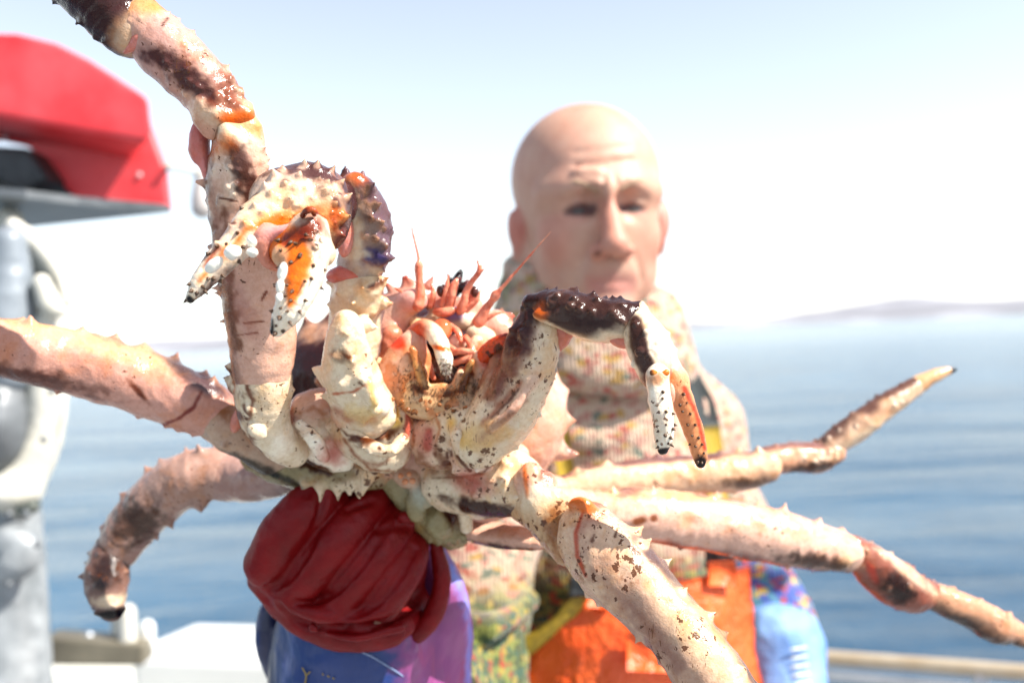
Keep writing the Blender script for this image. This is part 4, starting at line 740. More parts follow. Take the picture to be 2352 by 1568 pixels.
sculpt('mouth_limb', [CT([(1085, 868, .575, 18), (1102, 835, .568, 20), (1130, 800, .562, 21), (1165, 785, .556, 20), (1190, 795, .552, 16), (1203, 818, .55, 13), (1207, 842, .55, 7)], col=(.70, .16, .06))], V1 * .8, pinkm, crab, rough=(.0007, 200), speck=.5, paints=[('dir', UP, .5, .9, (.25, .05, .02, .8), .6, 200), ('ell', 1200, 800, .55, 22, 14, 60, -40, (.82, .55, .38, .7), .5, .3)])
for pts in ([(1035, 812, .572, 6), (1062, 806, .568, 8), (1088, 810, .568, 9)], [(1040, 835, .572, 6), (1065, 826, .568, 8), (1090, 815, .568, 9)], [(1030, 745, .58, 7), (1050, 760, .576, 8), (1058, 782, .572, 6)], [(1070, 775, .576, 7), (1085, 800, .57, 8), (1080, 826, .566, 6)], [(1020, 790, .575, 9), (1042, 802, .572, 7)], [(965, 800, .58, 10), (985, 840, .578, 9), (995, 868, .58, 6)], [(1080, 830, .57, 8), (1068, 862, .57, 7), (1060, 880, .572, 5)]):
    sculpt('feeler', [CT(pts)], .0006, redm, mouth, rough=(.0006, 250))
# fringe of bristles round the mouth: too many to count
VB = []; QB = []
def hair(p, v, L, r):
    v = v / np.linalg.norm(v); a = np.cross(v, [.3, .2, .9]); a /= np.linalg.norm(a); b = np.cross(v, a); n0 = len(VB)
    for q in range(3): VB.append(p + r * (a * math.cos(2.09 * q) + b * math.sin(2.09 * q)))
    VB.append(p + v * L)
    for q in range(3): QB.append((n0 + q, n0 + (q + 1) % 3, n0 + 3))
bpy.context.view_layer.update()
mls = [o for o in crab.children if o.name.startswith('mouth_limb')]
for objs, cx, cy, rx, ry, n, L in (([mouth], 940, 870, 30, 36, 130, .0032), ([mouth], 1000, 915, 80, 18, 150, .0026), ([mouth], 1070, 880, 30, 34, 130, .0032), (mls, 1026, 850, 20, 22, 200, .0032), ([mouth], 1010, 885, 50, 30, 120, .004), (mls, 1190, 815, 26, 26, 260, .002), (mls, 1130, 800, 40, 18, 120, .0018), (mls, 1012, 830, 24, 22, 60, .002)):
    for i in range(n):
        h = surface_hit(objs, cx + rx * g.normal() * .6, cy + ry * g.normal() * .6)
        if h is None or (mls == objs and h[3] is not mls[-1] and cx > 1100): continue
        v = np.array(h[2]) * .6 + TOW * .2 + DOWN * .7 + g.normal(size=3) * .25
        hair(np.array(h[1]) - np.array(h[2]) * .0003, v, L * (.5 + g.random()), .00022)
put('bristles', np.array(VB), np.array(QB), tuft_m, mouth, smooth=False, kind='stuff')
# ------------------------------------------------------------------ the man
def skin_mat():
    m, n, b = mat_new('skin'); at = n.nodes.new('ShaderNodeVertexColor'); at.layer_name = 'Col'; v = texco(n)
    x = noise(n, v, 45, 4, .6); c = mix(n, .6, at.outputs[0], ramp(n, x.outputs[0], [(.3, (.86, .66, .58)), (.7, (1.08, 1.08, 1.02))]), 'MULTIPLY')
    n.links.new(c, b.inputs['Base Color']); b.inputs['Roughness'].default_value = .55
    b.inputs['Subsurface Weight'].default_value = .15; b.inputs['Subsurface Radius'].default_value = (1, .35, .2); b.inputs['Subsurface Scale'].default_value = .008
    bump(n, b, noise(n, v, 700, 3).outputs[0], .25, .0006); return m
def knit_mat():
    m, n, b = mat_new('flecked_knit_wool'); at = n.nodes.new('ShaderNodeVertexColor'); at.layer_name = 'Col'; v = texco(n)
    ns = noise(n, v, 60, 2)
    w = n.nodes.new('ShaderNodeMix'); w.data_type = 'RGBA'
    vv = mix(n, .012, v, ns.outputs[1])
    mp = n.nodes.new('ShaderNodeMapping'); mp.inputs['Scale'].default_value = (115, 115, 190); n.links.new(vv, mp.inputs[0])
    vo = nd(n, 'ShaderNodeTexVoronoi', Scale=1.0); n.links.new(mp.outputs[0], vo.inputs['Vector'])
    sx = n.nodes.new('ShaderNodeSeparateColor'); n.links.new(vo.outputs['Color'], sx.inputs[0])
    pal = ramp(n, sx.outputs[0], [(0, (.74, .66, .54)), (.30, (.70, .50, .44)), (.46, (.78, .70, .60)), (.58, (.55, .10, .10)), (.70, (.60, .30, .28)), (.78, (.12, .26, .24)), (.85, (.62, .42, .10)), (.92, (.76, .68, .58))], 'CONSTANT')
    low = mix(n, 1.0, ramp(n, sx.outputs[1], [(0, (.08, .13, .045)), (.25, (.26, .30, .07)), (.5, (.45, .08, .03)), (.62, (.05, .14, .10)), (.78, (.5, .38, .07)), (.9, (.1, .12, .03))], 'CONSTANT'), (.55, .55, .5), 'MULTIPLY')  # green band palette, darkened to paint in the shadow on the lower sweater
    blu = ramp(n, sx.outputs[2], [(0, (.05, .09, .30)), (.35, (.40, .05, .06)), (.5, (.08, .22, .30)), (.7, (.08, .10, .35)), (.86, (.5, .36, .08))], 'CONSTANT')
    sc = n.nodes.new('ShaderNodeSeparateColor'); n.links.new(at.outputs[0], sc.inputs[0])
    pal = mix(n, .30, pal, (.50, .36, .25)); pal = mix(n, 1.0, pal, (.74, .63, .56), 'MULTIPLY'); c = mix(n, sc.outputs[1], pal, low); c = mix(n, sc.outputs[2], c, blu)
    n.links.new(c, b.inputs['Base Color']); b.inputs['Roughness'].default_value = .95; b.inputs['Specular IOR Level'].default_value = .15
    b.inputs['Sheen Weight'].default_value = .3
    mp2 = n.nodes.new('ShaderNodeMapping'); mp2.inputs['Scale'].default_value = (220, 220, 220); n.links.new(v, mp2.inputs[0])
    wv = nd(n, 'ShaderNodeTexWave', Scale=.35, Distortion=2.5, Detail=2); n.links.new(mp2.outputs[0], wv.inputs['Vector'])
    bump(n, b, mth(n, 'ADD', mth(n, 'MULTIPLY', wv.outputs[1], .35), noise(n, v, 200, 3).outputs[0]), .8, .0035); return m
skin = skin_mat(); knit = knit_mat()
rubber_red = simple_mat('red_rubber_glove', (.13, .0015, .002), (.20, .003, .004), 60, .42, 0, (.5, .0015), .22, sss=0)
rubber_blue = simple_mat('blue_oilskin', (.015, .045, .22), (.03, .09, .32), 30, .35, 0, (.5, .004), .5)
oil_orange = simple_mat('orange_oilskin', (.82, .085, .010), (.88, .14, .025), 22, .42, 0, (.7, .008), .5)
webbing = simple_mat('black_webbing', (.02, .022, .022), (.04, .045, .04), 200, .6, 0, (.5, .001))
webyel = simple_mat('yellow_webbing', (.50, .32, .02), (.30, .20, .02), 120, .6, 0, (.5, .001))
plast = simple_mat('black_plastic', (.012, .013, .013), (.03, .03, .03), 90, .3, 0, (.2, .0005))

DM = 1.05
Hc = CP(1350, 478, DM)
HR = CR @ np.array(Euler((R(2), R(9), R(3)), 'XYZ').to_matrix())
def H(x, y, z): return Hc + HR @ np.array([x, z, y])        # x right, y towards the viewer, z up (head's own axes)
def HE(x, y, z, rx, ry, rz, **kw): return Ell(H(x, y, z), (rx, rz, ry), HR, **kw)
def HT(pts, **kw): return Tube([[*H(a, b_, c), r] for a, b_, c, r in pts], **kw)
SK = (.52, .30, .215); SKR = (.52, .24, .17)
head = [HE(0, -.022, .034, .0745, .092, .074, col=SK), HE(0, .012, .022, .068, .073, .074, col=SK, k=.03), HE(0, .018, -.035, .062, .066, .075, col=SK, k=.03), HE(0, .022, -.076, .058, .054, .042, col=SK, k=.03),
        HE(0, .064, -.106, .022, .018, .017, col=SK, k=.02), HE(.038, .052, -.036, .022, .020, .024, col=SKR, k=.015), HE(-.038, .052, -.036, .022, .020, .024, col=SKR, k=.015),
        HT([(-.052, .056, .010, .010), (-.03, .076, .012, .010), (-.008, .083, .008, .010)], col=SK, k=.018), HT([(.052, .056, .010, .010), (.03, .076, .012, .010), (.008, .083, .008, .010)], col=SK, k=.018),
        HE(-.0285, .092, -.008, .021, .020, .0125, op='sub', k=.010), HE(.0285, .092, -.008, .021, .020, .0125, op='sub', k=.010),
        HE(-.0285, .0625, -.010, .0130, .0125, .0125, col=SK, k=.004), HE(.0285, .0625, -.010, .0130, .0125, .0125, col=SK, k=.004),
        HT([(-.047, .064, -.004, .005), (-.0285, .0745, -.003, .006), (-.017, .072, -.003, .005)], col=SK, k=.003), HT([(.047, .064, -.004, .005), (.0285, .0745, -.003, .006), (.017, .072, -.003, .005)], col=SK, k=.003),
        HT([(-.043, .064, -.015, .004), (-.031, .072, -.0165, .0045), (-.018, .070, -.014, .004)], col=SKR, k=.005), HT([(.043, .064, -.015, .004), (.031, .072, -.0165, .0045), (.018, .070, -.014, .004)], col=SKR, k=.005),
        HT([(-.022, .084, .019, .004), (-.010, .090, .013, .004)], k=.006, col=SK), HT([(-.030, .084, .028, .003), (-.008, .090, .026, .003)], k=.006, col=SK), HT([(0, .076, .008, .010), (0, .091, -.015, .0095), (0, .103, -.042, .012)], col=SKR, k=.01), HE(0, .105, -.047, .0125, .012, .011, col=SKR, k=.006), HE(-.014, .089, -.050, .009, .012, .008, col=SKR, k=.005), HE(.014, .089, -.050, .009, .012, .008, col=SKR, k=.005), HE(-.017, .090, -.001, .009, .012, .010, op='sub', k=.012), HE(.017, .090, -.001, .009, .012, .010, op='sub', k=.012),
        HE(-.008, .102, -.059, .0045, .006, .004, op='sub', k=.003), HE(.008, .102, -.059, .0045, .006, .004, op='sub', k=.003),
        HE(0, .069, -.068, .024, .014, .013, col=SK, k=.014), HT([(-.016, .077, -.079, .003), (.002, .0805, -.077, .0038), (.019, .0745, -.079, .003)], col=(.44, .11, .10), k=.003),
        HT([(-.013, .077, -.085, .003), (.003, .0800, -.0855, .0044), (.017, .0745, -.085, .003)], col=(.50, .13, .12), k=.003), HT([(-.022, .080, -.0812, .0014), (0, .0855, -.0812, .0015), (.022, .080, -.0812, .0014)], op='sub', k=.002),
        HT([(.018, .088, -.046, .004), (.030, .080, -.062, .004), (.036, .072, -.082, .003)], op='sub', k=.005), HT([(-.019, .086, -.044, .003), (-.030, .080, -.062, .003), (-.036, .074, -.082, .002)], op='sub', k=.008),
        HE(-.062, -.020, -.052, .018, .030, .032, col=SK, k=.01), HE(-.075, -.008, -.024, .007, .014, .026, col=(.52, .19, .14), k=.008), HE(-.080, -.010, -.017, .005, .012, .017, col=(.52, .19, .14), k=.004), HE(.079, -.010, -.022, .008, .017, .031, col=(.56, .22, .17), k=.008), HE(.086, -.012, -.014, .006, .015, .020, col=(.56, .22, .17), k=.005)]
for s in (-1, 1):          # frown
    head.append(HT([(s * .006, .093, .012, .0012), (s * .005, .092, .028, .001)], op='sub', k=.004))
for z, y in ((.036, .0868), (.050, .0852)): head.append(HT([(-.030, y - .008, z - .003, .0007), (-.005, y, z - .002, .001), (.028, y - .008, z + .002, .0007)], op='sub', k=.005))
def BP(px, py, d): return list(CP(px, py, d))
def BT(pts, **kw): return Tube([BP(a, b_, c) + [r] for a, b_, c, r in pts], **kw)
neck = [Tube([[*H(0, -.02, -.06), .058], [*H(0, -.035, -.13), .056], [*CP(1385, 900, 1.12), .062]], col=SK, k=.02)]
torso_b = [BT([(1130, 960, 1.03, .052), (1240, 905, 1.07, .052), (1385, 890, 1.12, .06), (1500, 915, 1.15, .048), (1590, 985, 1.19, .042)], col=SK, k=.04), BT([(1380, 1000, 1.12, .105), (1390, 1200, 1.12, .115), (1400, 1420, 1.12, .11), (1400, 1640, 1.12, .12), (1400, 1790, 1.12, .11)], col=SK, k=.05)]
arm_a = [BT([(1120, 965, 1.02, .050), (1095, 1250, .98, .043), (1060, 1560, .93, .040)], col=SK, k=.03), BT([(1060, 1580, .93, .040), (960, 1600, .82, .038), (850, 1480, .68, .028), (815, 1400, .645, .027)], col=SK, k=.02)]
arm_b = [BT([(1595, 985, 1.19, .042), (1668, 1220, 1.19, .040), (1770, 1440, 1.16, .036)], col=SK, k=.03), BT([(1770, 1440, 1.16, .036), (1830, 1600, 1.10, .030), (1850, 1720, 1.06, .026)], col=SK, k=.02)]
FING = [[(615, 1295, .605, 50), (655, 1220, .60, 52), (722, 1155, .605, 50), (785, 1110, .625, 40)],
        [(672, 1365, .608, 42), (735, 1290, .60, 44), (800, 1215, .603, 43), (865, 1145, .62, 35)],
        [(760, 1405, .610, 40), (822, 1325, .603, 43), (880, 1255, .606, 41), (925, 1190, .62, 34)],
        [(845, 1425, .612, 38), (900, 1350, .607, 41), (940, 1285, .615, 38), (950, 1225, .63, 32)]]
hand = [CT([(795, 1370, .65, 92), (830, 1300, .65, 96), (850, 1240, .655, 80)], col=SK, k=.006)] + [CT([(a, b_, c, r - 10) for a, b_, c, r in f], col=SK, k=.003) for f in FING]
hand2 = [BT([(1850, 1740, 1.06, .030), (1856, 1800, 1.05, .034)], col=SK, k=.01)] + [BT([(1835 + 14 * i, 1810, 1.05, .0085), (1832 + 15 * i, 1870, 1.045, .0085), (1826 + 15 * i, 1905, 1.03, .007)], col=SK, k=.003) for i in range(4)] + [BT([(1830, 1760, 1.04, .010), (1800, 1810, 1.02, .009), (1796, 1850, 1.01, .007)], col=SK, k=.004)]
man = empty('person', (CP(1400, 900, 1.12)[0], CP(1400, 900, 1.12)[1], 0.0), 'bald man in a flecked knitted sweater and orange bib, frowning and holding out the crab', 'person')
sculpt('body', head + neck + torso_b + arm_a + arm_b + hand + hand2, .0036, skin, man, kc=.0022, paints=[
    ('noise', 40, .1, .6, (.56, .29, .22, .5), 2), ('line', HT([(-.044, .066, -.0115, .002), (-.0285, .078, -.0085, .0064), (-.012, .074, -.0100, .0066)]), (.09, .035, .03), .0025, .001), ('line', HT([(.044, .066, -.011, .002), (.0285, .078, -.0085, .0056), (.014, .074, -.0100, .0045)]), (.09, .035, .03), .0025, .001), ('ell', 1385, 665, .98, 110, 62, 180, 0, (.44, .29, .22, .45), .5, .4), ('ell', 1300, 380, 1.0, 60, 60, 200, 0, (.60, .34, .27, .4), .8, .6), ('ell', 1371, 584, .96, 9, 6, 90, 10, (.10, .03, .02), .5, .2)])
for s in (-1, 1):
    e = sculpt('eye', [HE(s * .0285, .0650, -.009, .0120, .0120, .0120)], .0012, simple_mat('eyeball', (.035, .04, .04), (.06, .06, .055), 50, .3) if s < 0 else bpy.data.materials['eyeball'], man)
    sculpt('eyebrow', [HT([(s * .011, .088, .0095, .0032), (s * .030, .0865, .0165, .0032), (s * .048, .072, .013, .002)])], .0012, simple_mat('brow_hair', (.34, .20, .12), (.46, .30, .20), 300, .8) if s < 0 else bpy.data.materials['brow_hair'], man)

def zone(V, N):
    """sweater bands: light above, green with painted shade round the waist, blue-red near the wrists"""
    loc = (V - CL) @ CR; px = loc[:, 0] / -loc[:, 2] * F + 1176; py = -loc[:, 1] / -loc[:, 2] * F + 784
    z = V[:, 2]; nz = fbm(V, 14, 2) * .02; c = np.zeros((len(V), 4)); c[:, 3] = 1
    c[:, 1] = 1 - sstep(1.29, 1.345, z + nz)
    return c
CK = (1, 0, 0)
sw = [BT([(1120, 985, 1.02, .066), (1240, 915, 1.06, .062), (1385, 905, 1.11, .075), (1500, 915, 1.15, .062), (1590, 985, 1.19, .054)], k=.03), BT([(1370, 1010, 1.12, .125), (1385, 1200, 1.12, .135), (1395, 1420, 1.12, .138), (1400, 1650, 1.12, .145)], k=.05),
      BT([(1120, 985, 1.02, .066), (1098, 1250, .98, .060), (1060, 1570, .93, .056)], k=.03), BT([(1060, 1580, .93, .056), (980, 1610, .83, .052), (900, 1550, .74, .044)], k=.03),
      BT([(1592, 985, 1.19, .056), (1662, 1200, 1.19, .054), (1765, 1440, 1.16, .052)], k=.03), BT([(1765, 1440, 1.16, .052), (1800, 1540, 1.12, .046)], k=.02)]
for pts in ([(990, 1420, .9, .010), (1120, 1440, .87, .012), (1220, 1380, .93, .008)], [(1220, 960, 1.0, .010), (1380, 1010, 1.0, .010), (1560, 960, 1.08, .010)], 
            [(1640, 1120, 1.14, .008), (1740, 1180, 1.13, .008)], [(1680, 1290, 1.13, .008), (1800, 1320, 1.12, .009)]): sw.append(BT(pts, k=.018))
V, Q = carve(sw, .0045); N = vnormals(V, Q); V = V + N * (fbm(V, 28, 3) * .004 + fbm(V, 130, 4) * .0012)[:, None]
cz = zone(V, N); loc = (V - CL) @ CR; px = loc[:, 0] / -loc[:, 2] * F + 1176
blue = sstep(1.33, 1.26, V[:, 2] + fbm(V, 20, 6) * .02) * (px > 1655) + 0
blue = (1 - sstep(1.255, 1.32, V[:, 2] + fbm(V, 20, 6) * .02)) * (px > 1690)
cz[:, 2] = blue
put('sweater', V, Q, knit, man, cz)
col_p = []
for i, (yy, rr, th) in enumerate(((-.080, .079, .014), (-.098, .083, .018), (-.118, .086, .020), (-.142, .090, .022), (-.165, .095, .024))):
    ring = []
    for k in range(17):
        a = k / 16 * 2 * math.pi; ring.append([*(H(.004 + rr * math.cos(a), -.028 + rr * .95 * math.sin(a), yy - (.020 * math.sin(a) + .020 * math.cos(a)) * (1 - i * .2))), th * (1 + .14 * math.sin(3 * a + i))])
    col_p.append(Tube(ring, k=.008, n=2))
V, Q = carve(col_p, .0035); N = vnormals(V, Q); V = V + N * (fbm(V, 50, 3) * .003 + fbm(V, 160, 4) * .001)[:, None]
cz = np.zeros((len(V), 4)); cz[:, 3] = 1; cz[:, 1] = sstep(.25, .6, fbm(V, 22, 8)) * .7
put('sweater_collar', V, Q, knit, man, cz)

# bib trousers, straps and buckles
def sheet(name, outline, thick, mat, parent, ext=None, bevel=.003, **kw):
    """a thick plate from a photo outline: list of (px, py, d)"""
    from mathutils.geometry import tessellate_polygon
    P = np.array([CP(*p) for p in outline]); n = len(P); nn = np.cross(P[1] - P[0], P[2] - P[1]); nrm = np.zeros(3)
    for i in range(n): nrm += np.cross(P[i], P[(i + 1) % n])
    nrm /= np.linalg.norm(nrm)
    if nrm @ TOW < 0: P = P[::-1]; nrm = -nrm
    me = bpy.data.meshes.new(name); B = P - nrm * thick if ext is None else P + ext; Vv = [tuple(p) for p in P] + [tuple(p) for p in B]
    fs = [tuple(range(n)), tuple(range(2 * n - 1, n - 1, -1))] + [(i, i + n, (i + 1) % n + n, (i + 1) % n) for i in range(n)]
    c = np.mean(np.array(Vv), 0); me.from_pydata([tuple(np.array(v) - c) for v in Vv], [], fs); me.update(); me.materials.append(mat)
    o = bpy.data.objects.new(name, me); COL.objects.link(o); o.parent = parent
    o.location = c if parent is None else c - world_loc(parent)
    if bevel: b = o.modifiers.new('bevel', 'BEVEL'); b.width = bevel; b.segments = 3; b.limit_method = 'ANGLE'
    tag(o, **kw); return o
def cloth(name, rowsP, thick, mat, parent, res=10, wr=.004, **kw):
    """a draped sheet through rows of world points, with wrinkles"""
    G = []
    for r_ in rowsP:
        a = catmull([[*CP(*p), 0] for p in r_], res)[:, :3]; G.append(a)
    G = np.array(G); H_ = []
    for j in range(G.shape[1]): H_.append(catmull(np.hstack([G[:, j], np.zeros((len(G), 1))]), res)[:, :3])
    H_ = np.array(H_).transpose(1, 0, 2); a, b_ = H_.shape[:2]; V = H_.reshape(-1, 3)
    Qf = np.array([[i * b_ + j, (i + 1) * b_ + j, (i + 1) * b_ + j + 1, i * b_ + j + 1] for i in range(a - 1) for j in range(b_ - 1)])
    N = vnormals(V, Qf)
    if (N @ TOW).mean() < 0: Qf = Qf[:, ::-1]; N = -N
    V = V + N * (fbm(V * np.array([1, 1, .6]), 26, 5) * wr + fbm(V, 80, 6) * wr * .3)[:, None]
    B = V - N * thick; n = len(V); idx = np.arange(n).reshape(a, b_)
    edge = list(idx[0, :]) + list(idx[1:, -1]) + list(idx[-1, -2::-1]) + list(idx[-2:0:-1, 0])
    rim = np.array([[edge[i], edge[i - 1], edge[i - 1] + n, edge[i] + n] for i in range(len(edge))])
    return put(name, np.vstack([V, B]), np.vstack([Qf, Qf[:, ::-1] + n, rim]), mat, parent, **kw)
bib = cloth('bib_trousers', [[(1345, 1372, .93), (1450, 1360, .915), (1560, 1335, .92), (1640, 1318, .935), (1722, 1300, .965)],
                             [(1292, 1425, .93), (1430, 1430, .905), (1560, 1430, .91), (1650, 1420, .93), (1735, 1420, .965)],
                             [(1185, 1510, .945), (1390, 1520, .90), (1540, 1520, .905), (1660, 1520, .925), (1748, 1520, .965)],
                             [(1070, 1620, .97), (1350, 1640, .90), (1540, 1640, .90), (1680, 1640, .925), (1775, 1640, .97)],
                             [(1090, 1760, 1.0), (1330, 1780, .92), (1540, 1780, .91), (1700, 1780, .94), (1800, 1780, 1.0)]], .003, oil_orange, man, res=8, wr=.007)
cloth('bib_tab', [[(1632, 1290, .925), (1690, 1288, .935)], [(1628, 1345, .922), (1692, 1345, .932)]], .004, oil_orange, bib, res=4, wr=.001)
cloth('bib_tab', [[(1355, 1345, .915), (1400, 1362, .912)], [(1350, 1392, .913), (1400, 1400, .908)]], .004, oil_orange, bib, res=4, wr=.001)
cloth('bib_pocket', [[(1440, 1450, .893), (1560, 1450, .892), (1650, 1440, .915)], [(1440, 1540, .887), (1560, 1545, .886), (1655, 1540, .908)]], .003, oil_orange, bib, res=6, wr=.004)
# yellow lining edge along the diagonal
sculpt('yellow_edge', [BT([(1345, 1368, .925, .004), (1318, 1392, .924, .008), (1285, 1425, .925, .007), (1188, 1503, .936, .0095), (1062, 1612, .958, .010)], flat=(TOW, .3))], .002, webyel, bib)
lg = [BT([(1400, 1640, 1.10, .15), (1400, 1900, 1.10, .15), (1400, 2050, 1.10, .14)], k=.05)]
fl = man.location.z
for s, x in ((-1, 1270), (1, 1540)):
    a = CP(x, 2000, 1.12); lg.append(Tube([[*a, .10], [a[0] + .02 * s, a[1] + .02, .52, .085], [a[0] + .03 * s, a[1] + .03, .22, .085]], k=.04))
    bt = [Tube([[a[0] + .03 * s, a[1] + .03, .30, .070], [a[0] + .03 * s, a[1] + .03, .09, .058], [a[0] + .035 * s, a[1] - .02, .045, .045], [a[0] + .05 * s, a[1] - .13, .04, .038]], k=.02)]
    sculpt('boot', bt, .006, rubber_blue, man)
sculpt('trouser_legs', lg, .008, oil_orange, man, rough=(.006, 20))
def on_knit(x, y, off=.013):
    h = seat(sw, x, y); return (x, y, (-(((h[0] - CL) @ CR)[2]) - off) if h is not None else 1.12)
for rows_, m_, lb in (([((1528, 800), (1580, 812)), ((1556, 860), (1612, 868)), ((1580, 920), (1640, 922)), ((1598, 985), (1655, 980))], webbing, 'black padded upper part of the suspender on the far shoulder'),
                      ([((1600, 980), (1654, 976)), ((1612, 1050), (1662, 1045)), ((1628, 1150), (1672, 1145)), ((1638, 1230), (1676, 1228)), ((1640, 1292), (1678, 1290))], webyel, 'yellow lower half of the suspender'),
                      ([((1255, 870), (1292, 868)), ((1266, 980), (1304, 975)), ((1285, 1100), (1322, 1095)), ((1310, 1220), (1346, 1215)), ((1332, 1345), (1364, 1342))], webyel, None)):
    cloth('suspender_strap', [[on_knit(*p) for p in r_] for r_ in rows_], .003, m_, man, res=4, wr=.001, label=lb)
for x, y, d in ((1650, 1280, .945), (1338, 1345, .918)):
    sculpt('buckle', [CT([(x - 22, y - 14, d, 8), (x + 30, y - 16, d, 8)]), CT([(x - 22, y - 14, d, 8), (x - 24, y + 18, d, 8)]), CT([(x + 30, y - 16, d, 8), (x + 32, y + 16, d, 8)]), CT([(x - 24, y + 18, d, 8), (x + 32, y + 16, d, 8)]), CELL(x + 4, y, d, 22, 14, 8)], .002, plast, man)
# gloves
gl = [CT([(640, 1320, .635, 50), (700, 1240, .635, 60), (770, 1170, .64, 60), (860, 1130, .65, 50)], k=.004), CT([(770, 1385, .65, 104), (815, 1320, .65, 112), (850, 1250, .655, 100), (900, 1180, .67, 80)], k=.004)] + [CT([(a, b_, c, r + 5) for a, b_, c, r in f], k=.0035, n=4) for f in FING]
gl += [CELL(945, 1402, .655, 44, 44, 34, 0, k=.012), CT([(900, 1395, .65, 46), (930, 1330, .655, 44), (945, 1260, .66, 38)], k=.012), CT([(600, 1330, .615, 30), (680, 1415, .615, 34), (790, 1462, .612, 34), (900, 1450, .615, 32), (960, 1388, .65, 24)], k=.006), CT([(640, 1390, .618, 20), (740, 1445, .612, 20), (860, 1440, .607, 18), (925, 1402, .635, 14)], k=.006),
       CT([(620, 1350, .605, 14), (700, 1400, .598, 17), (800, 1420, .596, 15), (880, 1400, .598, 12)], k=.005), CT([(870, 1240, .60, 13), (930, 1190, .605, 15), (960, 1190, .62, 14)], k=.004), CT([(720, 1440, .60, 10), (820, 1462, .596, 11), (920, 1440, .60, 9)], k=.004)]
gb_ = list(gl)
for pts in ([(742, 1135), (728, 1200), (700, 1275), (665, 1325), (618, 1348)], [(905, 1190), (868, 1240), (830, 1295), (785, 1345), (735, 1378), (680, 1384)], [(952, 1262), (925, 1310), (890, 1360), (840, 1402), (780, 1420)], [(640, 1392), (700, 1428), (770, 1445), (850, 1440), (930, 1402), (975, 1340)], [(800, 1170), (850, 1150)], [(870, 1215), (905, 1205), (940, 1210)]):
    q_ = [seat(gb_, x, y) for x, y in pts]; q_ = [h for h in q_ if h is not None]
    gl.append(Tube([[*(h[0] - h[1] * .0002), .0012 + .0008 * math.sin(3.14 * (k + .5) / len(q_))] for k, h in enumerate(q_)], op='sub', k=.0045))
glove = sculpt('glove', gl, .0009, rubber_red, man, rough=(.0016, 55), label='dark red rubber glove gripping the crab from below')
sculpt('glove_cuff', [CT([(1000, 1250, .63, 14), (1015, 1330, .632, 20), (995, 1410, .635, 24), (935, 1468, .638, 26), (850, 1490, .64, 24), (760, 1478, .645, 20), (690, 1440, .66, 18)], k=.003)], .001, rubber_red, glove, rough=(.0016, 60))
sculpt('glove', [BT([(1848, 1690, 1.06, .038), (1850, 1740, 1.06, .034), (1856, 1800, 1.05, .038)], k=.01)] + [BT([(1835 + 14 * i, 1810, 1.05, .0115), (1832 + 15 * i, 1870, 1.045, .0115), (1826 + 15 * i, 1908, 1.03, .0095)], k=.003) for i in range(4)] + [BT([(1830, 1760, 1.04, .013), (1800, 1810, 1.02, .012), (1796, 1850, 1.01, .010)], k=.004)], .003, rubber_red, man)
# sleeve guards
def guard_mat():
    m, n, b = mat_new('blue_oilskin_sleeve_lit_violet'); at = n.nodes.new('ShaderNodeVertexColor'); at.layer_name = 'Col'; v = texco(n, (1, 1, .35), (0, .35, 0))
    x = noise(n, v, 26, 3, .5, .6); c = mix(n, .35, at.outputs[0], ramp(n, x.outputs[0], [(.35, (.45, .45, .6)), (.62, (1.3, 1.1, 1.2))]), 'MULTIPLY')
    n.links.new(c, b.inputs['Base Color']); b.inputs['Roughness'].default_value = .4; bump(n, b, noise(n, v, 40, 3).outputs[0], .7, .006); return m
gmat = guard_mat()
ga = [CT([(815, 1440, .66, 170), (830, 1500, .68, 205), (850, 1580, .71, 225), (880, 1700, .77, 230), (960, 1830, .86, 200)], k=.01),
      CT([(985, 1260, .66, 20), (1020, 1350, .665, 42), (1030, 1450, .68, 52), (1020, 1560, .70, 60)], k=.012), CT([(1000, 1230, .66, 12), (1045, 1340, .67, 16), (1070, 1450, .69, 18), (1062, 1568, .71, 20)], k=.008),
      CT([(615, 1400, .70, 22), (608, 1470, .70, 24), (640, 1568, .72, 24)], k=.01), CT([(945, 1500, .63, 12), (930, 1560, .65, 12)], k=.01)]
VI = (.36, .20, .62)
sl = sculpt('sleeve_guard', ga, .0018, gmat, man, base=(.012, .035, .15), rough=(.006, 22), label='blue oilskin sleeve under the red glove, its sunlit side painted violet', paints=[  # violet sunlit side, lilac highlights and shaded left edge are painted in
    ('ell', 1010, 1440, .66, 95, 330, 260, 0, (.27, .06, .19), .3, .3), ('line', CT([(1000, 1230, .655, 14), (1052, 1340, .66, 14), (1078, 1450, .68, 16), (1070, 1568, .70, 18)]), (.20, .28, .72), .005, .004),
    ('line', CT([(985, 1420, .62, 14), (975, 1500, .62, 16), (1000, 1600, .64, 18)]), (.34, .26, .70), .004, .006), ('ell', 612, 1500, .68, 40, 170, 200, 0, (.015, .018, .06), .4, .4), ('line', CT([(668, 1420, .62, 14), (655, 1500, .63, 14), (670, 1580, .65, 12)]), (.10, .13, .32), .005, .005)])
sculpt('sleeve_seam', [Tube([[*seat(ga, x, y)[0], .0007] for x, y in ((690, 1450), (740, 1466), (800, 1484), (850, 1505), (900, 1535), (925, 1552))])], .0008, simple_mat('pale_seam', (.10, .14, .26), (.2, .25, .4), 100, .4), man)
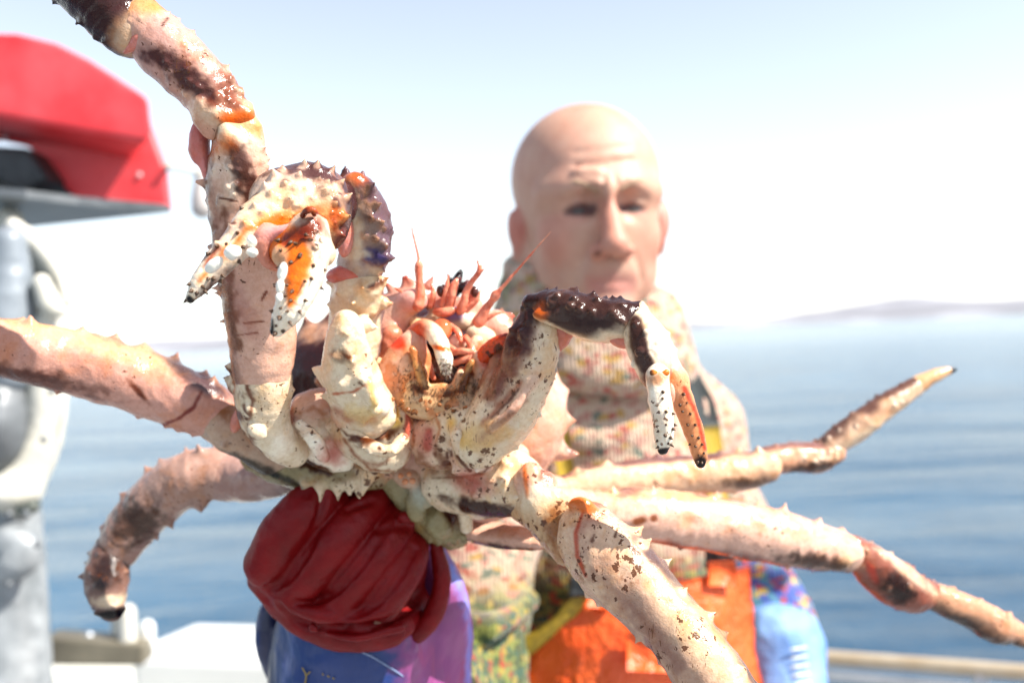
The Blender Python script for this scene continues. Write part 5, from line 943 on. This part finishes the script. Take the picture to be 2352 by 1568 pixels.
# faint yellow print on the sleeve: one small scribble of letter-like strokes
for pts in ([(694, 1532), (703, 1550), (700, 1572)], [(703, 1550), (712, 1542)], [(740, 1546), (743, 1549)], [(752, 1551), (756, 1554)], [(764, 1556), (768, 1558)]):
    sculpt('sleeve_print', [Tube([[*seat(ga, x, y)[0], .00045] for x, y in pts])], .0006, webyel, sl)
gb = [BT([(1785, 1468, 1.125, .047), (1800, 1530, 1.12, .049), (1822, 1640, 1.09, .046), (1846, 1720, 1.065, .046)], k=.01)]
s2 = sculpt('sleeve_guard', gb, .0028, simple_mat('bright_blue_oilskin', (.10, .22, .50), (.22, .36, .62), 12, .6, 0, (.6, .006)), man, rough=(.011, 20), label='bright blue oilskin sleeve of the lowered arm')
wprint = simple_mat('pale_print', (.62, .68, .60), (.75, .78, .66), 80, .5)
for k in range(5):
    sculpt('sleeve_print', [Tube([[*seat(gb, 1815 + 2 * k + 12 * j, 1492 + 20 * k - 2 * j)[0], .0011 + .0006 * (j % 2)] for j in range(4)])], .0014, wprint, s2, rough=(.0005, 200))

# ------------------------------------------------------------------ sea, shore and sky
SEA = -1.05
def sea_mat():
    m, n, b = mat_new('sea_water'); v = texco(n)
    b.inputs['Base Color'].default_value = (.012, .07, .16, 1); b.inputs['Roughness'].default_value = .16; b.inputs['IOR'].default_value = 1.33
    b.inputs['Specular IOR Level'].default_value = .5
    x = noise(n, v, .16, 4, .55); n.links.new(ramp(n, x.outputs[0], [(.35, (.010, .05, .10)), (.7, (.025, .095, .17))]), b.inputs['Base Color'])
    a = noise(n, texco(n, (.35, 1.3, 1), (0, 0, .35)), 1.0, 5, .55, .3).outputs[0]; c = noise(n, texco(n, (2.2, 5.0, 1), (0, 0, .2)), 1.0, 4, .6).outputs[0]; d = noise(n, texco(n, (.10, .28, 1), (0, 0, .45)), 1.0, 3).outputs[0]
    h = mth(n, 'ADD', mth(n, 'ADD', mth(n, 'MULTIPLY', a, .22), mth(n, 'MULTIPLY', c, .06)), mth(n, 'MULTIPLY', d, .9))
    bp = bump(n, b, h, .5, 1.0)
    ge = n.nodes.new('ShaderNodeTexCoord'); sy = n.nodes.new('ShaderNodeSeparateXYZ'); n.links.new(ge.outputs['Generated'], sy.inputs[0])
    mr = n.nodes.new('ShaderNodeMapRange'); mr.interpolation_type = 'SMOOTHSTEP'; n.links.new(sy.outputs[1], mr.inputs[0])
    y0 = 3000 / 43000     # the sheet runs from -3000 m to 40000 m; waves too small to resolve calm down with distance from the boat
    for k, val in zip((1, 2, 3, 4), (y0, y0 + 220 / 43000, .95, .20)): mr.inputs[k].default_value = val
    n.links.new(mr.outputs[0], bp.inputs['Strength']); return m
xs = np.concatenate([-np.geomspace(30000, 2, 60), np.linspace(-1.6, 1.6, 9), np.geomspace(2, 30000, 60)]); ys = np.concatenate([[-3000, -600, -100, -30, -10], np.linspace(-5, 8, 20), np.geomspace(9, 40000, 90)])
XX, YY = np.meshgrid(xs, ys, indexing='ij'); V = np.stack([XX.ravel(), YY.ravel(), np.full(XX.size, SEA)], 1); nb = len(ys)
Q = np.array([[i * nb + j, (i + 1) * nb + j, (i + 1) * nb + j + 1, i * nb + j + 1] for i in range(len(xs) - 1) for j in range(nb - 1)])
put('water', V, Q, sea_mat(), kind='structure', label='blue rippled sea reaching to the far shore')
def hill_mat():
    m, n, b = mat_new('snowy_hillside'); v = texco(n); x = noise(n, texco(n, (1, 1, 4)), .0016, 6, .62)
    n.links.new(ramp(n, x.outputs[0], [(.34, (.56, .57, .60)), (.44, (.30, .30, .33)), (.55, (.20, .20, .22))]), b.inputs['Base Color']); b.inputs['Roughness'].default_value = .9
    return m
A = np.linspace(R(-62), R(62), 400); rad = np.array([5200, 5500, 5900, 6400, 7000, 8200]); prof = np.array([0, .35, .75, 1.0, .85, 0])
hh = []
for a in A:
    t = math.degrees(a); base = 62 + 10 * math.sin(t * .35 + 1) + 6 * math.sin(t * .9)
    base += 70 * float(sstep(14, 21, np.array(t))) - 30 * float(sstep(21.5, 25, np.array(t))) + 30 * float(sstep(-4, -14, np.array(t)))
    hh.append(base)
hh = np.array(hh); V = []
for i, a in enumerate(A):
    for r_, p_ in zip(rad, prof): V.append((r_ * math.sin(a), r_ * math.cos(a), SEA - .5 + hh[i] * p_))
V = np.array(V); nz = fbm(V * np.array([1, 1, 3]), .0015, 3, 4); inner = np.tile(prof > 0, len(A)); V[:, 2] += np.where(inner, nz * 26, 0)
nb = len(rad); Q = np.array([[i * nb + j, (i + 1) * nb + j, (i + 1) * nb + j + 1, i * nb + j + 1] for i in range(len(A) - 1) for j in range(nb - 1)])[:, ::-1]
put('hills', V, Q, hill_mat(), kind='structure', label='low snow-patched hills along the horizon')

# ------------------------------------------------------------------ the boat
white_gel = simple_mat('white_gelcoat', (.78, .78, .75), (.70, .70, .67), 5, .35, 0, (.2, .002))
alu = simple_mat('worn_aluminium', (.42, .44, .46), (.62, .64, .66), 9, .35, .75, (.4, .002))
greyp = simple_mat('grey_painted_metal', (.09, .10, .105), (.19, .20, .21), 14, .45, .2, (.4, .002))
palep = simple_mat('chalky_white_casting', (.50, .47, .38), (.62, .60, .54), 12, .5, 0, (.4, .003))
brownm = simple_mat('tarnished_rail', (.10, .085, .06), (.24, .21, .15), 9, .5, .3, (.4, .003))
deckm = simple_mat('grey_deck_paint', (.22, .24, .25), (.30, .32, .33), 6, .7, 0, (.5, .004))
red_p = simple_mat('red_plastic_hood', (.72, .012, .018), (.80, .09, .10), 9, .42, 0, (.25, .002))
def box(name, lo, hi, mat, parent, bev=.01, rot=0, **kw):
    lo, hi = np.array(lo, float), np.array(hi, float); c = (lo + hi) / 2; h = (hi - lo) / 2
    me = bpy.data.meshes.new(name); v = [(h[0] * i, h[1] * j, h[2] * k) for i in (-1, 1) for j in (-1, 1) for k in (-1, 1)]
    me.from_pydata(v, [], [(0, 1, 3, 2), (4, 6, 7, 5), (0, 4, 5, 1), (2, 3, 7, 6), (0, 2, 6, 4), (1, 5, 7, 3)]); me.update(); me.materials.append(mat)
    o = bpy.data.objects.new(name, me); COL.objects.link(o); o.parent = parent; o.location = c if parent is None else c - world_loc(parent); o.rotation_euler.z = R(rot)
    b = o.modifiers.new('bevel', 'BEVEL'); b.width = bev; b.segments = 3; tag(o, **kw); return o
def tube_obj(name, pts, r, mat, parent, seg=16, **kw):
    a = catmull([[*p, 0] for p in pts], 6)[:, :3]; V = []; n = len(a)
    for i in range(n):
        t = a[min(i + 1, n - 1)] - a[max(i - 1, 0)]; t /= np.linalg.norm(t); u = np.cross(t, [0.1, .2, 1]); u /= np.linalg.norm(u); w = np.cross(t, u)
        for k in range(seg): V.append(a[i] + r * (u * math.cos(6.2832 * k / seg) + w * math.sin(6.2832 * k / seg)))
    V += [a[0], a[-1]]; me = bpy.data.meshes.new(name); V = np.array(V); c = V.mean(0)
    fs = [(i * seg + k, i * seg + (k + 1) % seg, (i + 1) * seg + (k + 1) % seg, (i + 1) * seg + k) for i in range(n - 1) for k in range(seg)]
    fs += [(n * seg, (k + 1) % seg, k) for k in range(seg)] + [(n * seg + 1, (n - 1) * seg + k, (n - 1) * seg + (k + 1) % seg) for k in range(seg)]
    me.from_pydata([tuple(v - c) for v in V], [], fs); me.polygons.foreach_set('use_smooth', [True] * len(fs)); me.update(); me.materials.append(mat)
    o = bpy.data.objects.new(name, me); COL.objects.link(o); o.parent = parent; o.location = c if parent is None else c - world_loc(parent); tag(o, **kw); return o
boat = empty('fishing_boat', (0, .5, -.9), 'white fishing boat whose deck, coaming and side rail edge the bottom of the view', 'boat')
box('deck', (-2.4, -2.6, -.06), (1.9, 2.35, 0.0), deckm, boat, .01)
box('hull', (-2.5, -2.7, -1.25), (2.0, 2.45, -.064), white_gel, boat, .12)
# side rail right of the man: pipe on stanchions, bulwark below
p0, p1 = CP(1780, 1500, 2.35), CP(2600, 1562, 1.95)
tube_obj('side_rail', [p0 + (p0 - p1) * .9, p0, (p0 + p1) / 2, p1, p1 + (p1 - p0) * .6], .016, simple_mat('varnished_rail', (.42, .30, .17), (.55, .45, .32), 14, .4), boat)
q = np.array([0, .03, -.052]); tube_obj('side_rail', [p0 + (p0 - p1) * .9 + q, p0 + q, (p0 + p1) / 2 + q, p1 + q, p1 + (p1 - p0) * .6 + q], .012, alu, boat)
for t in (-.7, -.05, .62, 1.3):
    b_ = p0 + (p1 - p0) * t; tube_obj('stanchion', [(b_[0], b_[1], b_[2]), (b_[0], b_[1], .0)], .014, alu, boat)
# coaming at lower left
def slab_px(name, pts, dz, mat, bev=.015, **kw):
    """horizontal slab: top outline from photo points, extruded down"""
    P = [CP(*p) for p in pts]; zt = float(np.mean([p[2] for p in P])); n = len(P); c = np.mean(P, 0); c[2] = zt
    a = sum((P[i][0] * P[(i+1) % n][1] - P[(i+1) % n][0] * P[i][1]) for i in range(n))
    if a < 0: P = P[::-1]
    v = [(p[0] - c[0], p[1] - c[1], 0) for p in P] + [(p[0] - c[0], p[1] - c[1], -dz) for p in P]
    me = bpy.data.meshes.new(name); me.from_pydata(v, [], [tuple(range(n)), tuple(range(2 * n - 1, n - 1, -1))] + [(i, i + n, (i + 1) % n + n, (i + 1) % n) for i in range(n)]); me.update(); me.materials.append(mat)
    o = bpy.data.objects.new(name, me); COL.objects.link(o); o.parent = boat; o.location = c - world_loc(boat); b = o.modifiers.new('b', 'BEVEL'); b.width = bev; b.segments = 3; tag(o, **kw); return o
d0 = 2.0
zc = CP(480, 1442, 2.5)[2]
def on_z(px, py, z):
    dv = CP(px, py, 1) - CL; return (z - CL[2]) / dv[2]
def zpts(L, z): return [(x, y, on_z(x, y, z)) for x, y in L]
zc = .86
slab_px('coaming', zpts([(300, 1505), (330, 1478), (450, 1428), (900, 1440), (1250, 1450), (1250, 1535), (900, 1525), (620, 1516)], zc), .26, white_gel, .02)
slab_px('side_deck', zpts([(-200, 1560), (120, 1500), (900, 1500), (1300, 1510), (1300, 1900), (-400, 1900)], .62), .10, simple_mat('cream_side_deck', (.58, .55, .45), (.70, .68, .60), 7, .5), .01)
# davit-like dark bar and its fittings
pb0, pb1 = CP(95, 1496, 1.9), CP(330, 1500, 1.9)
bar = sheet('rail_bar', [(100, 1462, 1.9), (330, 1478, 1.9), (328, 1530, 1.9), (95, 1528, 1.9)], .06, brownm, boat, bevel=.006)
for x, y, r_ in ((205, 1452, 10), (258, 1400, 8)): sculpt('bolt', [CELL(x, y + 10, 1.93, r_, r_ * 1.3, r_)], .002, alu, bar)
sculpt('post', [CT([(295, 1478, 1.92, 20), (293, 1440, 1.92, 20), (292, 1405, 1.92, 19)], k=.004), CT([(262, 1470, 1.94, 8), (264, 1400, 1.94, 7)], k=.002)], .003, palep, boat)
sculpt('post', [CT([(338, 1475, 1.95, 17), (338, 1440, 1.95, 17)], k=.004)], .003, white_gel, boat)
# roof edge / grey shelf overhead and the line hauler
hauler = empty('line_hauler', (CP(40, 1500, 1.4)[0], CP(40, 1500, 1.4)[1], .0), 'grey and white hydraulic line hauler standing at the left edge below the red hood', 'hauler')
def HH(name, prims, mat, **kw): return sculpt(name, prims, .0032, mat, hauler, rough=(.0025, 25), **kw)
column_top = CP(20, 1560, 1.42)
HH('column', [CT([(10, 1180, 1.42, 78), (20, 1330, 1.42, 80), (28, 1480, 1.42, 82), (30, 1620, 1.42, 84)], k=.02), CELL(20, 1270, 1.36, 74, 62, 40, 0, k=.01), Tube([[*CP(30, 1620, 1.42), .052], [CP(30, 1620, 1.42)[0], CP(30, 1620, 1.42)[1], .02, .075]], k=.02)], simple_mat('blotchy_galvanised', (.09, .105, .115), (.50, .52, .53), 12, .5, .2, (.5, .003)))
HH('drum', [CELL(-5, 965, 1.38, 72, 120, 70, 0), CELL(10, 965, 1.33, 40, 80, 30, 0, op='sub', k=.02), CELL(5, 965, 1.36, 30, 60, 40, 0, k=.01)], greyp)
HH('rim', [CT([(30, 520, 1.40, 18), (85, 560, 1.40, 20), (130, 620, 1.40, 20), (152, 690, 1.40, 14)], k=.004), CT([(150, 690, 1.42, 6), (150, 860, 1.42, 7), (135, 1010, 1.42, 9), (80, 1140, 1.42, 12)], k=.004)], palep)
HH('cover', [CELL(20, 640, 1.44, 125, 118, 26, 0, col=None), CT([(60, 560, 1.41, 26), (115, 620, 1.41, 30), (140, 690, 1.41, 22)], k=.01)], simple_mat('dull_olive_grey', (.13, .135, .12), (.22, .225, .20), 10, .5, .1))
HH('casing', [CT([(20, 560, 1.38, 40), (20, 680, 1.38, 58), (18, 800, 1.38, 62), (20, 860, 1.38, 50)], k=.02)], simple_mat('pale_blue_grey_casing', (.15, .175, .20), (.26, .29, .32), 9, .45, .1))
HH('housing', [CT([(95, 650, 1.37, 20), (118, 700, 1.37, 24), (140, 715, 1.37, 14)], k=.01), CT([(110, 740, 1.40, 36), (105, 880, 1.40, 40), (95, 980, 1.40, 34), (75, 1050, 1.40, 42), (50, 1110, 1.40, 50), (45, 1160, 1.40, 36)], k=.02), CELL(92, 1000, 1.36, 26, 18, 20, 0, k=.01, op='sub'), CELL(10, 1130, 1.38, 66, 40, 50, 0, k=.02)], palep)
HH('clamp', [CT([(50, 1170, 1.36, 14), (75, 1162, 1.36, 16), (84, 1150, 1.37, 8)], k=.004), ], simple_mat('dark_greenish_fitting', (.04, .05, .045), (.12, .13, .11), 30, .5, .3))
for x, y in ((100, 1010), (60, 1180), (20, 1180), (95, 760), (118, 900), (20, 1340), (85, 1250)): HH('bolt', [CELL(x, y, 1.315, 9, 9, 8)], greyp)
# red hood
hood = empty('cabin_hood', CP(150, 300, 1.5), 'bright red moulded hood with a horizontal step, jutting in at upper left', 'hood')
top_o = [(-260, 120), (-160, 84), (-60, 74), (40, 76), (130, 98), (205, 135), (275, 180), (325, 213), (342, 226), (346, 268), (352, 300), (338, 328), (200, 305), (0, 268), (-260, 221)]
low_o = [(-260, 190), (0, 225), (200, 262), (345, 290), (378, 382), (390, 486), (182, 470), (112, 398), (62, 335), (0, 322), (-260, 316)]
sheet('hood_shell', [(x, y, 1.44) for x, y in top_o], .13, red_p, hood, ext=CR @ np.array([-.075, 0, -.13]), bevel=.008, label='upper moulding of the red hood')
sheet('hood_shell', [(x, y, 1.56) for x, y in low_o], .02, red_p, hood, bevel=.008, label='lower flap of the red hood')
rv = simple_mat('pale_rivet', (.75, .5, .5), (.8, .6, .6), 60, .2)
for x, y in ((12, 315), (178, 330), (156, 470 - 312 + 155), (405 - 135, 345), (105, 312), (320, 402)):
    sculpt('rivet', [CELL(x, y, 1.558, 6, 6, 4)], .0014, rv, hood)
motor = sheet('motor_block', [(-200, 322, 1.50), (60, 338, 1.50), (112, 408, 1.50), (48, 448, 1.50), (0, 420, 1.50), (-200, 400, 1.50)], .12, simple_mat('black_ribbed_motor', (.010, .011, .012), (.05, .055, .06), 40, .5, .2), hood, bevel=.008)
P = [CP(-250, 430, 1.42), CP(60, 455, 1.42), CP(180, 470, 1.46), CP(392, 488, 1.50), CP(70, 522, 1.75), CP(-250, 545, 1.9)]
zt = float(np.mean([p[2] for p in P])); me = bpy.data.meshes.new('under_tray')
c_ = np.mean(P, 0); v = [tuple(p - c_) for p in P] + [tuple(p - c_ + np.array([0, 0, .012])) for p in P]; n_ = len(P)
me.from_pydata(v, [], [tuple(range(n_)), tuple(range(2 * n_ - 1, n_ - 1, -1))] + [(i, i + n_, (i + 1) % n_ + n_, (i + 1) % n_) for i in range(n_)]); me.update(); me.materials.append(greyp)
o = bpy.data.objects.new('under_tray', me); COL.objects.link(o); o.parent = hood; o.location = c_ - world_loc(hood)
sculpt('bracket', [CELL(20, 505, 1.5, 34, 30, 20)], .003, palep, hood)
lamp = empty('deck_lamp', CP(458, 440, 2.0), 'small grey pear-shaped lamp hanging from a thin rod beside the red hood', 'lamp')
sculpt('lamp_shade', [CT([(460, 398, 2.0, 13), (462, 420, 2.0, 16), (462, 450, 2.0, 22), (464, 478, 2.0, 25)], k=.004)], .0025, simple_mat('grey_lamp_body', (.38, .35, .33), (.5, .46, .44), 30, .4), lamp)
tube_obj('rod', [CP(385, 380, 1.55), CP(425, 386, 1.8), CP(458, 396, 2.0)], .006, palep, lamp)
